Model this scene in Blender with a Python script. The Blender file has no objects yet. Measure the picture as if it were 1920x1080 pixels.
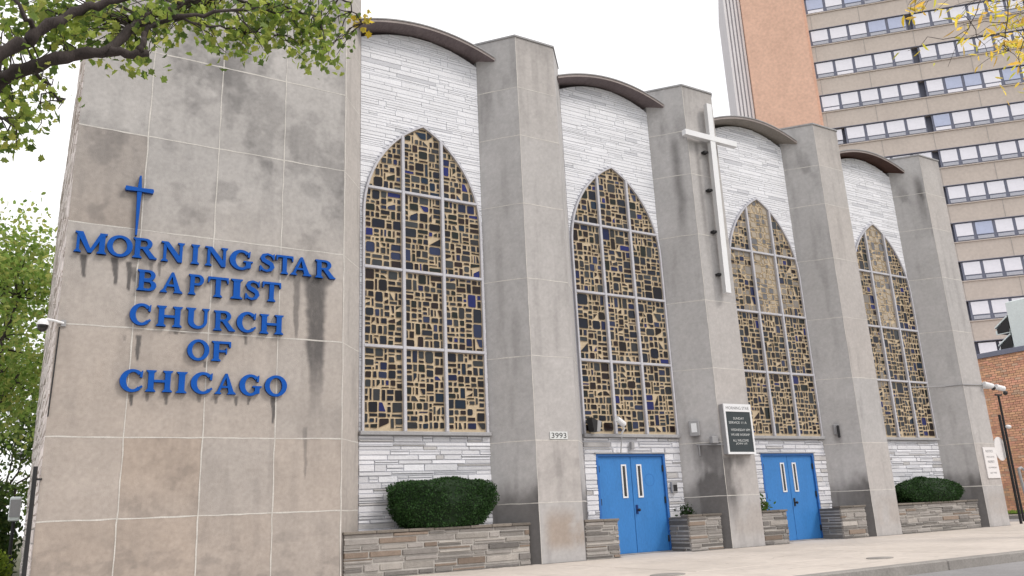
import bpy, math, random
import numpy as np
from mathutils import Vector, Matrix

# ---------------------------------------------------------------- camera, sky, sun, exposure
U = 1.4                                   # metres per drawing unit
H, YAW, PITCH, ROLL, F = 0.6863, 0.54436, 0.27054, -0.045613, 1526.12
sc = bpy.context.scene
cy, sy = math.cos(YAW), math.sin(YAW)
_f = Vector((sy*math.cos(PITCH), cy*math.cos(PITCH), math.sin(PITCH)))
_r0 = Vector((cy, -sy, 0)); _u0 = _r0.cross(_f)
_r = _r0*math.cos(ROLL)+_u0*math.sin(ROLL)
_u = -_r0*math.sin(ROLL)+_u0*math.cos(ROLL)
CAM = Vector((0, -10, H))
cd = bpy.data.cameras.new('camera'); cam = bpy.data.objects.new('camera', cd)
sc.collection.objects.link(cam); sc.camera = cam
cd.sensor_width = 36; cd.lens = F/1920*36; cd.clip_end = 3000; cd.clip_start = .05
m = Matrix.Identity(4)
for i in range(3):
    m[i][0], m[i][1], m[i][2] = _r[i], _u[i], -_f[i]
    m[i][3] = CAM[i]*U
cam.matrix_world = m

def at(px, py, Y):
    """drawing-unit point on the vertical plane at depth Y under a photo pixel"""
    d = _f+_r*((px-960)/F)+_u*((540-py)/F)
    return CAM+d*((Y+10)/d.y)

SUN_EL, SUN_AZ = math.radians(48), math.radians(38)   # azimuth east of -Y (to the right, in front of the facade)
w = bpy.data.worlds.new('World'); sc.world = w; w.use_nodes = True
nt = w.node_tree; nt.nodes.clear()
sky = nt.nodes.new('ShaderNodeTexSky'); sky.sky_type = 'NISHITA'; sky.sun_disc = False
sky.sun_elevation = SUN_EL; sky.sun_rotation = math.radians(180)-SUN_AZ; sky.dust_density = 3; sky.air_density = 1.0
tc = nt.nodes.new('ShaderNodeTexCoord')
nz = nt.nodes.new('ShaderNodeTexNoise'); nz.inputs['Scale'].default_value = 2.2; nz.inputs['Detail'].default_value = 7
cr = nt.nodes.new('ShaderNodeMapRange'); cr.inputs[1].default_value = .3; cr.inputs[2].default_value = .55
cr.inputs[3].default_value = .8; cr.inputs[4].default_value = 1.0
mx = nt.nodes.new('ShaderNodeMix'); mx.data_type = 'RGBA'
mx.inputs[7].default_value = (9.8, 9.65, 9.7, 1)          # bright cloud veil
bg = nt.nodes.new('ShaderNodeBackground'); bg.inputs[1].default_value = .1
wo = nt.nodes.new('ShaderNodeOutputWorld')
L = nt.links.new
L(tc.outputs['Generated'], nz.inputs['Vector']); L(nz.outputs['Fac'], cr.inputs[0]); L(cr.outputs[0], mx.inputs[0])
L(sky.outputs[0], mx.inputs[6]); L(mx.outputs[2], bg.inputs[0]); L(bg.outputs[0], wo.inputs[0])
sd = bpy.data.lights.new('sun', 'SUN'); so = bpy.data.objects.new('sun', sd); sc.collection.objects.link(so)
sd.energy = 1.3; sd.angle = math.radians(14); sd.color = (1, .93, .85)
_s = Vector((math.sin(SUN_AZ)*math.cos(SUN_EL), -math.cos(SUN_AZ)*math.cos(SUN_EL), math.sin(SUN_EL)))
so.rotation_euler = _s.to_track_quat('Z', 'Y').to_euler()
sc.view_settings.view_transform = 'Standard'; sc.view_settings.look = 'None'; sc.view_settings.gamma = 1
sc.view_settings.exposure = 0.5
sc.view_settings.use_curve_mapping = False

# ---------------------------------------------------------------- helpers
C = sc.collection
rnd = random.Random(7)

def nnode(nt, t, **kw):
    n = nt.nodes.new(t)
    for k, v in kw.items(): setattr(n, k, v)
    return n

def mat(name, col, rough=.8, var=.12, scale=3., bump=.0, bscale=40., attr=False, spec=.3, metal=0., warm=0., coat=0., trans=None, stretch=(1,1,1)):
    m = bpy.data.materials.new(name); m.use_nodes = True
    nt = m.node_tree; b = nt.nodes['Principled BSDF']
    b.inputs['Roughness'].default_value = rough; b.inputs['Specular IOR Level'].default_value = spec
    b.inputs['Metallic'].default_value = metal
    if coat: b.inputs['Coat Weight'].default_value = coat
    L = nt.links.new
    tc = nnode(nt, 'ShaderNodeTexCoord'); mp = nnode(nt, 'ShaderNodeMapping'); mp.inputs['Scale'].default_value = stretch
    L(tc.outputs['Object'], mp.inputs[0])
    n1 = nnode(nt, 'ShaderNodeTexNoise'); n1.inputs['Scale'].default_value = scale; n1.inputs['Detail'].default_value = 8; n1.inputs['Roughness'].default_value = .62
    L(mp.outputs[0], n1.inputs['Vector'])
    n2 = nnode(nt, 'ShaderNodeTexNoise'); n2.inputs['Scale'].default_value = scale*11; n2.inputs['Detail'].default_value = 4
    L(mp.outputs[0], n2.inputs['Vector'])
    ad = nnode(nt, 'ShaderNodeMath', operation='ADD'); L(n1.outputs['Fac'], ad.inputs[0]); L(n2.outputs['Fac'], ad.inputs[1])
    mr = nnode(nt, 'ShaderNodeMapRange'); L(ad.outputs[0], mr.inputs[0])
    mr.inputs[1].default_value = .65; mr.inputs[2].default_value = 1.35; mr.inputs[3].default_value = 1-var; mr.inputs[4].default_value = 1+var
    src = None
    if attr:
        a = nnode(nt, 'ShaderNodeAttribute'); a.attribute_name = 'paint'; src = a.outputs['Color']
    else:
        rgb = nnode(nt, 'ShaderNodeRGB'); rgb.outputs[0].default_value = (*col, 1); src = rgb.outputs[0]
    vm = nnode(nt, 'ShaderNodeVectorMath', operation='SCALE'); L(src, vm.inputs[0]); L(mr.outputs[0], vm.inputs['Scale'])
    L(vm.outputs[0], b.inputs['Base Color'])
    if bump:
        n3 = nnode(nt, 'ShaderNodeTexNoise'); n3.inputs['Scale'].default_value = bscale; n3.inputs['Detail'].default_value = 6
        L(mp.outputs[0], n3.inputs['Vector'])
        bp = nnode(nt, 'ShaderNodeBump'); bp.inputs['Strength'].default_value = bump; bp.inputs['Distance'].default_value = .02
        L(n3.outputs['Fac'], bp.inputs['Height']); L(bp.outputs[0], b.inputs['Normal'])
    if trans:
        tr = nnode(nt, 'ShaderNodeBsdfTranslucent'); ms = nnode(nt, 'ShaderNodeMixShader'); ms.inputs[0].default_value = trans
        L(vm.outputs[0], tr.inputs[0]); L(b.outputs[0], ms.inputs[1]); L(tr.outputs[0], ms.inputs[2])
        L(ms.outputs[0], nt.nodes['Material Output'].inputs[0])
    return m

M = dict(
 stone=mat('limestone', (.4,.38,.36), .85, .09, 1.6, .25, 60, attr=True),
 mortar=mat('pale_mortar', (.55,.53,.5), .9, .22, 5),
 whitestone=mat('white_painted_stone', (.66,.68,.74), .7, .08, 2.5, .5, 30, attr=True),
 ledge=mat('ledge_stone', (.3,.26,.22), .85, .22, 6, .6, 40, attr=True),
 whitejoint=mat('painted_joint', (.68,.69,.73), .8, .15, 6),
 planterjoint=mat('light_joint', (.42,.40,.375), .9, .2, 6),
 joint=mat('grey_joint', (.36,.35,.34), .9, .15, 5),
 concrete=mat('grey_concrete', (.33,.33,.34), .85, .15, 3, .3, 50),
 frame=mat('weathered_frame', (.48,.48,.52), .55, .14, 4, .1, 30),
 matrix=mat('cast_matrix', (.48,.39,.27), .85, .14, 2.5, .5, 60, attr=True),
 fascia=mat('canopy_edge', (.30,.26,.25), .7, .2, 4, .2, 30),
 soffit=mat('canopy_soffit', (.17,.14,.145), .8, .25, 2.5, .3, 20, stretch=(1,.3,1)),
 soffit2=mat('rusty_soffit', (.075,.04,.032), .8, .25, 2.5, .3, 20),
 soffit3=mat('flare_soffit', (.26,.235,.21), .8, .2, 2.5, .3, 20),  # third canopy only: flare wash painted in as a paler soffit
 blue=mat('blue_letter_paint', (.006,.08,.37), .6, .12, 6, .05, 30, spec=.12),
 bluedk=mat('dark_blue_edge', (.004,.03,.15), .5, .1, 6),  # letter sides, shade painted as a darker blue; also one handle plate
 door=mat('blue_door_paint', (.04,.19,.49), .5, .13, 1.8, .08, 12, spec=.3, stretch=(1.5,1,.6)),
 doortrim=mat('blue_door_frame', (.03,.14,.42), .45, .08, 3),
 white=mat('white_metal', (.72,.73,.75), .4, .06, 3),
 greymet=mat('grey_metal', (.30,.30,.31), .5, .1, 5),
 crossshade=mat('cross_side', (.5,.5,.5), .4, .06, 5),  # sides of the white upright, shade painted in as grey
 black=mat('black_metal', (.02,.02,.022), .5, .1, 5),
 dark=mat('dark_glass', (.012,.012,.014), .15, .1, 5, spec=.6),
 board=mat('letter_board', (.035,.045,.05), .35, .15, 4),
 soil=mat('dark_soil', (.05,.04,.03), .95, .4, 12, .8, 30),
 walk=mat('pavement_concrete', (.53,.48,.435), .9, .12, .6, .25, 60),
 kerb=mat('kerb_concrete', (.27,.255,.24), .9, .2, 3, .4, 40),
 asphalt=mat('asphalt', (.27,.265,.27), .85, .12, 2.2, .5, 90),
 ground=mat('ground_soil', (.12,.12,.08), .95, .3, .4, .5, 10),
 grass=mat('grass_blades', (.26,.40,.07), .8, .3, 2, trans=.3),
 bark=mat('bark', (.05,.04,.038), .9, .3, 8, .8, 30, stretch=(1,1,.25)),
 leaf=mat('leaf_green', (.2,.3,.05), .5, .1, 3, attr=True, trans=.6),
 hedge=mat('hedge_leaf', (.03,.075,.02), .7, .2, 3, attr=True, trans=.15),
 orange=mat('orange_brick', (.5,.27,.18), .9, .06, 1.0, .3, 10, attr=True),
 hrbrick=mat('tower_block_brick', (.72,.47,.36), .9, .16, .45, .2, 4),  # haze painted in: brick, spandrel and frame colours lightened
 hrbeige=mat('beige_spandrel', (.57,.50,.45), .9, .10, .5, .2, 4),
 hrframe=mat('dark_window_frame', (.18,.19,.25), .6, .1, 3),
 blind=mat('pane_with_blind', (.82,.81,.88), .12, .06, .5, spec=.8),
 blueblind=mat('pane_with_blue_blind', (.45,.5,.68), .12, .08, .5, spec=.8),
 hopper=mat('hopper_pane', (.42,.43,.49), .2, .12, 1, spec=.7),
 hrfin=mat('white_fin', (.85,.82,.83), .7, .06, 1),
 hrfinbk=mat('fin_backing', (.55,.53,.56), .8, .1, 1),
 hvac=mat('pale_duct_metal', (.66,.72,.72), .5, .08, 1),
 paper=mat('white_sign_face', (.7,.68,.68), .6, .05, 4),
 ink=mat('grey_ink', (.16,.16,.17), .7, .1, 4),
 offwhite=mat('letter_white', (.6,.62,.62), .6, .05, 4),
 pink=mat('painted_brick', (.52,.47,.46), .85, .08, 1, .12, 8, attr=True),
)
def glassmat():
    m = mat('coloured_glass', (.02,.02,.03), .12, .15, 6, .2, 14, attr=True, spec=.2)
    return m
M['glass'] = glassmat()

def wear(m, scale, r, k):
    nt = m.node_tree; L = nt.links.new; b = nt.nodes['Principled BSDF']; src = b.inputs['Base Color'].links[0].from_socket
    tc = nnode(nt, 'ShaderNodeTexCoord')
    vo = nnode(nt, 'ShaderNodeTexVoronoi'); vo.inputs['Scale'].default_value = scale; L(tc.outputs['Object'], vo.inputs['Vector'])
    mr = nnode(nt, 'ShaderNodeMapRange'); mr.inputs[1].default_value = r*.6; mr.inputs[2].default_value = r; mr.inputs[3].default_value = k; mr.inputs[4].default_value = 1
    L(vo.outputs['Distance'], mr.inputs[0])
    n = nnode(nt, 'ShaderNodeTexNoise'); n.inputs['Scale'].default_value = .35; n.inputs['Detail'].default_value = 9; n.inputs['Roughness'].default_value = .7; L(tc.outputs['Object'], n.inputs['Vector'])
    m2 = nnode(nt, 'ShaderNodeMapRange'); m2.inputs[1].default_value = .35; m2.inputs[2].default_value = .55; m2.inputs[3].default_value = .86; m2.inputs[4].default_value = 1.03; L(n.outputs['Fac'], m2.inputs[0])
    mm = nnode(nt, 'ShaderNodeMath', operation='MULTIPLY'); L(mr.outputs[0], mm.inputs[0]); L(m2.outputs[0], mm.inputs[1])
    vm = nnode(nt, 'ShaderNodeVectorMath', operation='SCALE'); L(src, vm.inputs[0]); L(mm.outputs[0], vm.inputs['Scale']); L(vm.outputs[0], b.inputs['Base Color'])
wear(M['walk'], 1.7, .075, .62); wear(M['asphalt'], 2.2, .05, .6); wear(M['kerb'], 3, .1, .6)
class MB:
    def __init__(s): s.v = []; s.f = []; s.m = []; s.c = []; s.mats = []
    def mi(s, m):
        m = M[m] if isinstance(m, str) else m
        if m not in s.mats: s.mats.append(m)
        return s.mats.index(m)
    def face(s, pts, m, c=(1,1,1)):
        n = len(s.v); s.v += [tuple(p) for p in pts]; s.f.append(tuple(range(n, n+len(pts)))); s.m.append(s.mi(m)); s.c.append(c)
    def mesh(s, vs, fs, m, c=(1,1,1)):
        n = len(s.v); k = s.mi(m); s.v += [tuple(p) for p in vs]
        for f in fs: s.f.append(tuple(i+n for i in f)); s.m.append(k); s.c.append(c)
    def box(s, x0, x1, y0, y1, z0, z1, m, c=(1,1,1), bev=0, rot=None):
        if bev:
            b = bev
            pts = []
            for (z, i) in ((z0, b), (z0+b, 0), (z1-b, 0), (z1, b)):
                X0, X1, Y0, Y1 = x0+i, x1-i, y0+i, y1-i
                pts += [(X0+b,Y0,z),(X1-b,Y0,z),(X1,Y0+b,z),(X1,Y1-b,z),(X1-b,Y1,z),(X0+b,Y1,z),(X0,Y1-b,z),(X0,Y0+b,z)]
            fs = [tuple(range(7,-1,-1)), tuple(range(24,32))]
            for l in range(3):
                for k in range(8): fs.append((l*8+k, l*8+(k+1)%8, l*8+8+(k+1)%8, l*8+8+k))
        else:
            pts = [(x0,y0,z0),(x1,y0,z0),(x1,y1,z0),(x0,y1,z0),(x0,y0,z1),(x1,y0,z1),(x1,y1,z1),(x0,y1,z1)]
            fs = [(3,2,1,0),(4,5,6,7),(0,1,5,4),(1,2,6,5),(2,3,7,6),(3,0,4,7)]
        if rot: pts = [rot(p) for p in pts]
        s.mesh(pts, fs, m, c)
    def prism(s, poly, y0, y1, m, c=(1,1,1), side=None):
        """poly: (x,z) counter-clockwise seen from -y; front at y0"""
        n = len(poly)
        vs = [(x,y0,z) for x,z in poly]+[(x,y1,z) for x,z in poly]
        s.mesh(vs, [tuple(range(n))], m, c)
        s.mesh(vs, [tuple(range(2*n-1,n-1,-1))]+[(i, n+i, n+(i+1)%n, (i+1)%n) for i in range(n)], side or m, c)
    def plan(s, poly, z0, z1, m, c=(1,1,1)):
        n = len(poly)
        vs = [(x,y,z0) for x,y in poly]+[(x,y,z1) for x,y in poly]
        s.mesh(vs, [tuple(range(n-1,-1,-1)), tuple(range(n,2*n))]+[(i,(i+1)%n,n+(i+1)%n,n+i) for i in range(n)], m, c)
    def tube(s, path, rad, m, seg=8, c=(1,1,1), cap=True):
        path = [Vector(p) for p in path]; n = len(path)
        if not hasattr(rad, '__len__'): rad = [rad]*n
        vs = []; ref = None
        for i, p in enumerate(path):
            d = (path[min(i+1,n-1)]-path[max(i-1,0)]).normalized()
            if ref is None: ref = Vector((0,0,1)) if abs(d.z) < .9 else Vector((1,0,0))
            a = d.cross(ref).normalized(); b = a.cross(d); ref = b
            for k in range(seg):
                t = 2*math.pi*k/seg; vs.append(p+(a*math.cos(t)+b*math.sin(t))*rad[i])
        fs = [(i*seg+k, i*seg+(k+1)%seg, (i+1)*seg+(k+1)%seg, (i+1)*seg+k) for i in range(n-1) for k in range(seg)]
        if cap: fs += [tuple(range(seg-1,-1,-1)), tuple(range((n-1)*seg, n*seg))]
        s.mesh(vs, fs, m, c)
    def sphere(s, ctr, r, m, seg=12, rings=8, sc=(1,1,1), c=(1,1,1), zmin=-1):
        vs = []; 
        for i in range(rings+1):
            ph = -math.pi/2+math.pi*i/rings
            for k in range(seg):
                t = 2*math.pi*k/seg
                vs.append((ctr[0]+r*sc[0]*math.cos(ph)*math.cos(t), ctr[1]+r*sc[1]*math.cos(ph)*math.sin(t), ctr[2]+r*sc[2]*max(zmin, math.sin(ph))))
        s.mesh(vs, [(i*seg+k, i*seg+(k+1)%seg, (i+1)*seg+(k+1)%seg, (i+1)*seg+k) for i in range(rings) for k in range(seg)], m, c)
    def build(s, name, parent=None, origin=None, smooth=False):
        o3 = Vector(parent['_w']) if parent is not None else Vector(origin or (0,0,0))
        me = bpy.data.meshes.new(name)
        v = (np.array(s.v, dtype=float)-np.array(o3))*U
        me.from_pydata(v.tolist(), [], s.f)
        for m_ in s.mats: me.materials.append(m_)
        me.polygons.foreach_set('material_index', s.m)
        cols = np.array(s.c, dtype=np.float32); tot = np.array([len(f) for f in s.f])
        ca = me.color_attributes.new('paint', 'FLOAT_COLOR', 'CORNER')
        cc = np.repeat(cols, tot, axis=0); cc = np.hstack([cc, np.ones((len(cc),1),np.float32)])
        ca.data.foreach_set('color', cc.ravel().astype(np.float32))
        if smooth: me.polygons.foreach_set('use_smooth', [True]*len(me.polygons))
        me.update()
        o = bpy.data.objects.new(name, me); C.objects.link(o)
        if parent is not None: o.parent = parent
        else: o.location = o3*U
        o['_w'] = list(o3)
        return o

def tag(o, label=None, cat=None, group=None, kind=None):
    if label: o['label'] = label
    if cat: o['category'] = cat
    if group: o['group'] = group
    if kind: o['kind'] = kind
    return o
def thing(name, loc, label, cat, group=None):
    o = bpy.data.objects.new(name, None); C.objects.link(o); o.location = Vector(loc)*U; o['_w'] = list(loc)
    o.empty_display_size = .2
    return tag(o, label, cat, group)

def vnoise(x, y, seed):
    xi = np.floor(x).astype(np.int64); yi = np.floor(y).astype(np.int64); xf = x-xi; yf = y-yi
    def h(a, b):
        n = (a*374761393+b*668265263+seed*1442695041) & 0xffffffff
        n = ((n^(n>>13))*1274126177) & 0xffffffff
        return ((n^(n>>16)) & 0xffff)/65535.
    u = xf*xf*(3-2*xf); v_ = yf*yf*(3-2*yf)
    return (h(xi,yi)*(1-u)+h(xi+1,yi)*u)*(1-v_)+(h(xi,yi+1)*(1-u)+h(xi+1,yi+1)*u)*v_
def fbm(x, y, seed, o=5):
    r = 0; a = .5; t = 0
    for i in range(o):
        r = r+a*vnoise(x*2**i, y*2**i, seed+i*17); t += a; a *= .55
    return r/t
def sm(a, b, x):
    t = np.clip((x-a)/(b-a), 0, 1); return t*t*(3-2*t)

def grid_face(P0, P1, z0, z1, step, colfn, m, name, parent, extra=None):
    """vertical sheet from P0 to P1 (plan points), painted per vertex by colfn(s, z) -> rgb"""
    Ls = math.dist(P0, P1); nx = max(2, int(Ls/step)+1); nz = max(2, int((z1-z0)/step)+1)
    s = np.linspace(0, Ls, nx); z = np.linspace(z0, z1, nz); S, Z = np.meshgrid(s, z)
    X = P0[0]+(P1[0]-P0[0])*S/Ls; Y = P0[1]+(P1[1]-P0[1])*S/Ls
    return (np.stack([X, Y, Z], -1).reshape(-1, 3), nx, nz, colfn(S, Z).reshape(-1, 3), m)
def build_grids(grids, name, parent, mb=None):
    """several painted sheets plus an ordinary MB as one mesh"""
    o3 = np.array(parent['_w']); vs = []; fs = []; cols = []; mats = []; mi = []; off = 0
    for (V, nx, nz, c, m_) in grids:
        vs.append(V); i = np.arange(nx-1)[None,:]+np.arange(nz-1)[:,None]*nx; i = i.ravel()
        q = np.stack([i, i+1, i+1+nx, i+nx], -1); fs.append(q+off); cols.append(c[q.ravel()])
        if M[m_] not in mats: mats.append(M[m_])
        mi += [mats.index(M[m_])]*len(q); off += len(V)
    fl = np.concatenate(fs).tolist(); V = np.concatenate(vs).tolist()
    cc = np.concatenate(cols)
    if mb:
        n = len(V); V += [tuple(p) for p in mb.v]; fl += [tuple(a+n for a in f) for f in mb.f]
        for k, m_ in enumerate(mb.mats):
            if m_ not in mats: mats.append(m_)
        mi += [mats.index(mb.mats[k]) for k in mb.m]
        tot = [len(f) for f in mb.f]; cc = np.concatenate([cc, np.repeat(np.array(mb.c), tot, axis=0)])
    me = bpy.data.meshes.new(name); me.from_pydata(((np.array(V)-o3)*U).tolist(), [], fl)
    for m_ in mats: me.materials.append(m_)
    me.polygons.foreach_set('material_index', mi)
    ca = me.color_attributes.new('paint', 'FLOAT_COLOR', 'CORNER')
    ca.data.foreach_set('color', np.hstack([cc, np.ones((len(cc),1))]).astype(np.float32).ravel())
    me.update(); o = bpy.data.objects.new(name, me); C.objects.link(o); o.parent = parent; o['_w'] = parent['_w']
    return o

def text_mesh(mb, txt, x0, x1, z0, z1, y, m, depth=.004):
    """sans lettering fitted into a box, facing -Y"""
    cu = bpy.data.curves.new('t', 'FONT'); cu.body = txt; cu.extrude = 0; cu.resolution_u = 3
    ob = bpy.data.objects.new('t', cu); C.objects.link(ob)
    dg = bpy.context.evaluated_depsgraph_get(); me = ob.evaluated_get(dg).to_mesh()
    vs = np.array([v.co[:] for v in me.vertices]); fs = [tuple(p.vertices) for p in me.polygons]
    ob.evaluated_get(dg).to_mesh_clear(); C.objects.unlink(ob); bpy.data.objects.remove(ob); bpy.data.curves.remove(cu)
    lo = vs.min(0); hi = vs.max(0)
    P = [(x0+(v[0]-lo[0])/(hi[0]-lo[0])*(x1-x0), y, z0+(v[1]-lo[1])/(hi[1]-lo[1])*(z1-z0)) for v in vs]
    mb.mesh(P, fs, m)

# ---------------------------------------------------------------- ledge stone walls
def ledgewall(mb, a, b, z0, z1, m, colf, seed, hmin=.045, hmax=.1, lmin=.15, lmax=.6, gap=.008, prot=.02, clear=None, split=.3, bevel=.010):
    """stones laid from plan point a to b; outward normal is to the right of b-a when seen from above minus; clear(z)->list of (s0,s1) free spans"""
    R_ = random.Random(seed); a = Vector((*a, 0)); b = Vector((*b, 0)); L_ = (b-a).length; d = (b-a)/L_
    n = Vector((d.y, -d.x, 0)); z = z0
    while z < z1-.01:
        h = min(R_.uniform(hmin, hmax), z1-z)
        if z1-z-h < .03: h = z1-z
        spans = clear(z, z+h) if clear else [(0, L_)]
        for s0, s1 in spans:
            s = s0-R_.uniform(0, .2)*0
            while s < s1-.005:
                l = R_.uniform(lmin, lmax)*(1 if h > .06 else 1.2)
                e = min(s+l, s1)
                if s1-e < .07: e = s1
                pr = R_.uniform(.25, 1)*prot; g = gap/2; bv = min(.012, h*.2)
                c = colf(R_)
                tilt = R_.uniform(-.3, .3)*prot*.5
                P = lambda q, zz, o: a+d*q+n*o+Vector((0,0,zz))
                ql, qh = s+g, e-g
                cuts = [(z+g, z+h-g)]
                if h > .055 and R_.random() < split:
                    zc_ = z+h*R_.uniform(.35,.65); cuts = [(z+g, zc_-g), (zc_+g, z+h-g)]
                jt = R_.uniform(-.006, .006)
                for (zl, zh) in cuts:
                  bv = min(bevel, (zh-zl)*.22); c = colf(R_); pr = R_.uniform(.2, 1)*prot; jt = R_.uniform(-.5,.5)*g
                  vs = [P(ql,zl,-.02),P(qh,zl,-.02),P(qh,zh+jt,-.02),P(ql,zh,-.02),
                      P(ql+bv,zl+bv,pr-tilt),P(qh-bv,zl+bv,pr-tilt*.5),P(qh-bv,zh-bv+jt,pr+tilt),P(ql+bv,zh-bv,pr+tilt*.7)]
                  mb.mesh(vs, [(4,5,6,7),(0,1,5,4),(1,2,6,5),(2,3,7,6),(3,0,4,7)], m, c)
                s = e
        z += h

# ---------------------------------------------------------------- measured facade
ZJ = [0, .821, 1.6917, 2.9271, 4.1185, 5.331, 6.4915, 7.3425, 8.2648]
XT0, XT1, PW = .2, 3.4416, .828
XP, PIT, PF, DX, DY = 6.3284, 3.6295, .7475, .4547, .5228
ZT = 9.7

church = thing('church', (0,0,0), 'grey limestone church with splayed pilasters, tall pointed windows and blue doors', 'church')

def stonecol(tone, stain, brown, nz_, cool=False):
    base = np.array([.43,.42,.42] if cool else [.415,.39,.372]); dk = np.array([.095,.09,.09]); br = np.array([.33,.265,.215])
    c = base[None,None,:]*tone[...,None]
    c = c*(1-brown[...,None])+br*brown[...,None]*tone[...,None]
    c = c*(1-stain[...,None])+dk*stain[...,None]
    return c*(1+.25*(nz_[...,None]-.5))

# tower: streaks measured below the letters (photo x, y top, y bottom, width)
STREAK = [(592,515,810,46,.75),(556,505,640,16,.5),(158,476,522,15,.75),(216,482,536,14,.8),(241,490,548,12,.75),(252,500,530,16,.5),(300,492,520,8,.5),(284,490,515,10,.4),
 (259,628,678,12,.85),(344,618,626,20,.5),(460,622,648,10,.6),(245,738,762,10,.8),(275,736,754,9,.6),(310,736,760,13,.6),(372,738,756,12,.5),(405,742,758,9,.6),(441,742,762,10,.7),(465,744,760,9,.6),
 (512,744,796,10,.9),(385,676,690,14,.6),(235,628,640,10,.3),(572,800,900,10,.35),(510,500,520,12,.45),(470,560,575,10,.5),(330,620,628,12,.5)]
def towercol(S, Z):
    X = S+XT0
    col = np.floor((XT1-X)/PW); row = np.searchsorted(np.array(ZJ[1:]), Z.ravel()).reshape(Z.shape)
    hs = np.sin(col*127.1+row*311.7)*43758.5453; hs = hs-np.floor(hs)
    n = fbm(X*1.6, Z*1.6, 3); n2 = fbm(X*6, Z*6, 9); nf = fbm(X*25, Z*25, 4)
    tone = .93+.14*hs+.18*(n-.5)
    low = sm(5.0, 2.2, Z)
    brown = low*(.30+.35*(hs-.3))+.10*(n2-.5)
    brown = np.clip(brown+.42*((row == 4)&(col == 3))+.28*((row == 1)&(col == 2))*sm(.5,1.4,Z)+.2*(row == 0), 0, .85)
    mott = sm(.47, .68, fbm(X*3+5, Z*3, 21))*sm(4.1, 4.8, Z)*sm(8.5, 6.5, Z)*sm(1.0,1.3,X)
    stain = .27*mott+.30*sm(.56,.7,fbm(X*2.1+9,Z*2.1,33))*sm(3.2,4.2,Z)
    stain += .25*sm(.52,.75,fbm(X*7,Z*1.1,41))*.5
    stain = stain+.25*((row==1)&(col==2))*sm(.45,.8,n2)+.22*sm(.5,.68,fbm(X*5,Z*9,55))*sm(.75,.45,Z)+.10*(row==4)*(col==3)
    for (px, y0, y1, wd, st) in STREAK:
        a = at(px, y0, 0); b = at(px, y1, 0); wx = (at(px+wd/2, y0, 0)-at(px-wd/2, y0, 0)).x/2
        t = np.clip((a.z-Z)/(a.z-b.z), 0, 1)
        xc = a.x+(b.x-a.x)*t+.035*(fbm(Z*5+px, Z*0+px, 5)-.5)
        ww = wx*(1.05-.6*t)*(.7+.6*fbm(Z*9, Z*0+px*.3, 6))
        mm = sm(1.15, .55, np.abs(X-xc)/ww)*((Z < a.z+.01)*1.)*sm(-.02, .12 if y1-y0 < 200 else .55, (Z-b.z)/(a.z-b.z))
        mm = mm*sm(0,.03,a.z+.01-Z)*min(1,st*1.15)*(.85+.45*fbm(X*30, Z*8, 8))
        stain = stain+mm*(1-stain)
    c = stonecol(tone, np.clip(stain,0,.93), brown, nf)
    up = sm(3.6, 5.2, Z)[...,None]                  # cooler, greyer slabs in the upper courses
    return c*(1-up)+c*up*np.array([.96,.985,1.01])
def jointstrips(mb, plane, edges_h, edges_v):
    pass
def hstrip(mb, P0, P1, z, seed, w=.0075, off=.002):
    """hand-pointed mortar line along a face, slightly wavering"""
    R_ = random.Random(seed); P0 = Vector((*P0,0)); P1 = Vector((*P1,0)); L_ = (P1-P0).length; d = (P1-P0)/L_; n = Vector((d.y,-d.x,0))*off
    k = max(2, int(L_/.12)); pts = []
    for i in range(k+1):
        j = R_.uniform(-.004,.004); ww = w*R_.uniform(.6,1.25)
        pts.append((P0+d*(L_*i/k)+n+Vector((0,0,z+j-ww)), P0+d*(L_*i/k)+n+Vector((0,0,z+j+ww))))
    for i in range(k): mb.face([pts[i][0], pts[i+1][0], pts[i+1][1], pts[i][1]], 'mortar')
def vstrip(mb, P, d, z0, z1, seed, w=.0075, off=.0035):
    R_ = random.Random(seed); P = Vector((*P,0)); d = Vector((*d,0)).normalized(); n = Vector((d.y,-d.x,0))*off
    k = max(2, int((z1-z0)/.15)); pts = []
    for i in range(k+1):
        j = R_.uniform(-.005,.005); ww = w*R_.uniform(.6,1.3); z = z0+(z1-z0)*i/k
        pts.append((P+d*(j-ww)+n+Vector((0,0,z)), P+d*(j+ww)+n+Vector((0,0,z))))
    for i in range(k): mb.face([pts[i][0], pts[i][1], pts[i+1][1], pts[i+1][0]], 'mortar')

zrows = ZJ[1:]+[9.1]
g = [grid_face((XT0,0), (XT1,0), 0, ZT, .0125, towercol, 'stone', '', None)]
XB = XT1+DX*.93; 
def striptone(S, Z):
    n = fbm(S*2+3, Z*2, 61); row = np.searchsorted(np.array(ZJ[1:]), Z.ravel()).reshape(Z.shape)
    st = .55*sm(.75,.3,Z)*sm(.3,.6,fbm(S*4,Z*3,63))+.2*sm(.55,.75,fbm(S*9,Z*1.2,64))
    return stonecol(1.03+.15*(n-.5)+0*row, np.clip(st,0,.9), .25*sm(3.5,1,Z)+0*Z, fbm(S*25,Z*25,65))
g.append(grid_face((XT1,0), (XB,DY), 0, ZT, .03, striptone, 'stone', '', None))
mb = MB()
mb.face([(XB,DY,0),(XB,3.2,0),(XB,3.2,ZT),(XB,DY,ZT)], 'concrete')
mb.face([(XB,3.2,0),(XT0,3.2,0),(XT0,3.2,ZT),(XB,3.2,ZT)], 'concrete')
mb.face([(XT0,0,ZT),(XT1,0,ZT),(XB,DY,ZT),(XB,3.2,ZT),(XT0,3.2,ZT)], 'concrete')
for i, z in enumerate(zrows):
    hstrip(mb, (XT0,0), (XT1,0), z, 100+i); hstrip(mb, (XT1,0), (XB,DY), z, 140+i)
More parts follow.
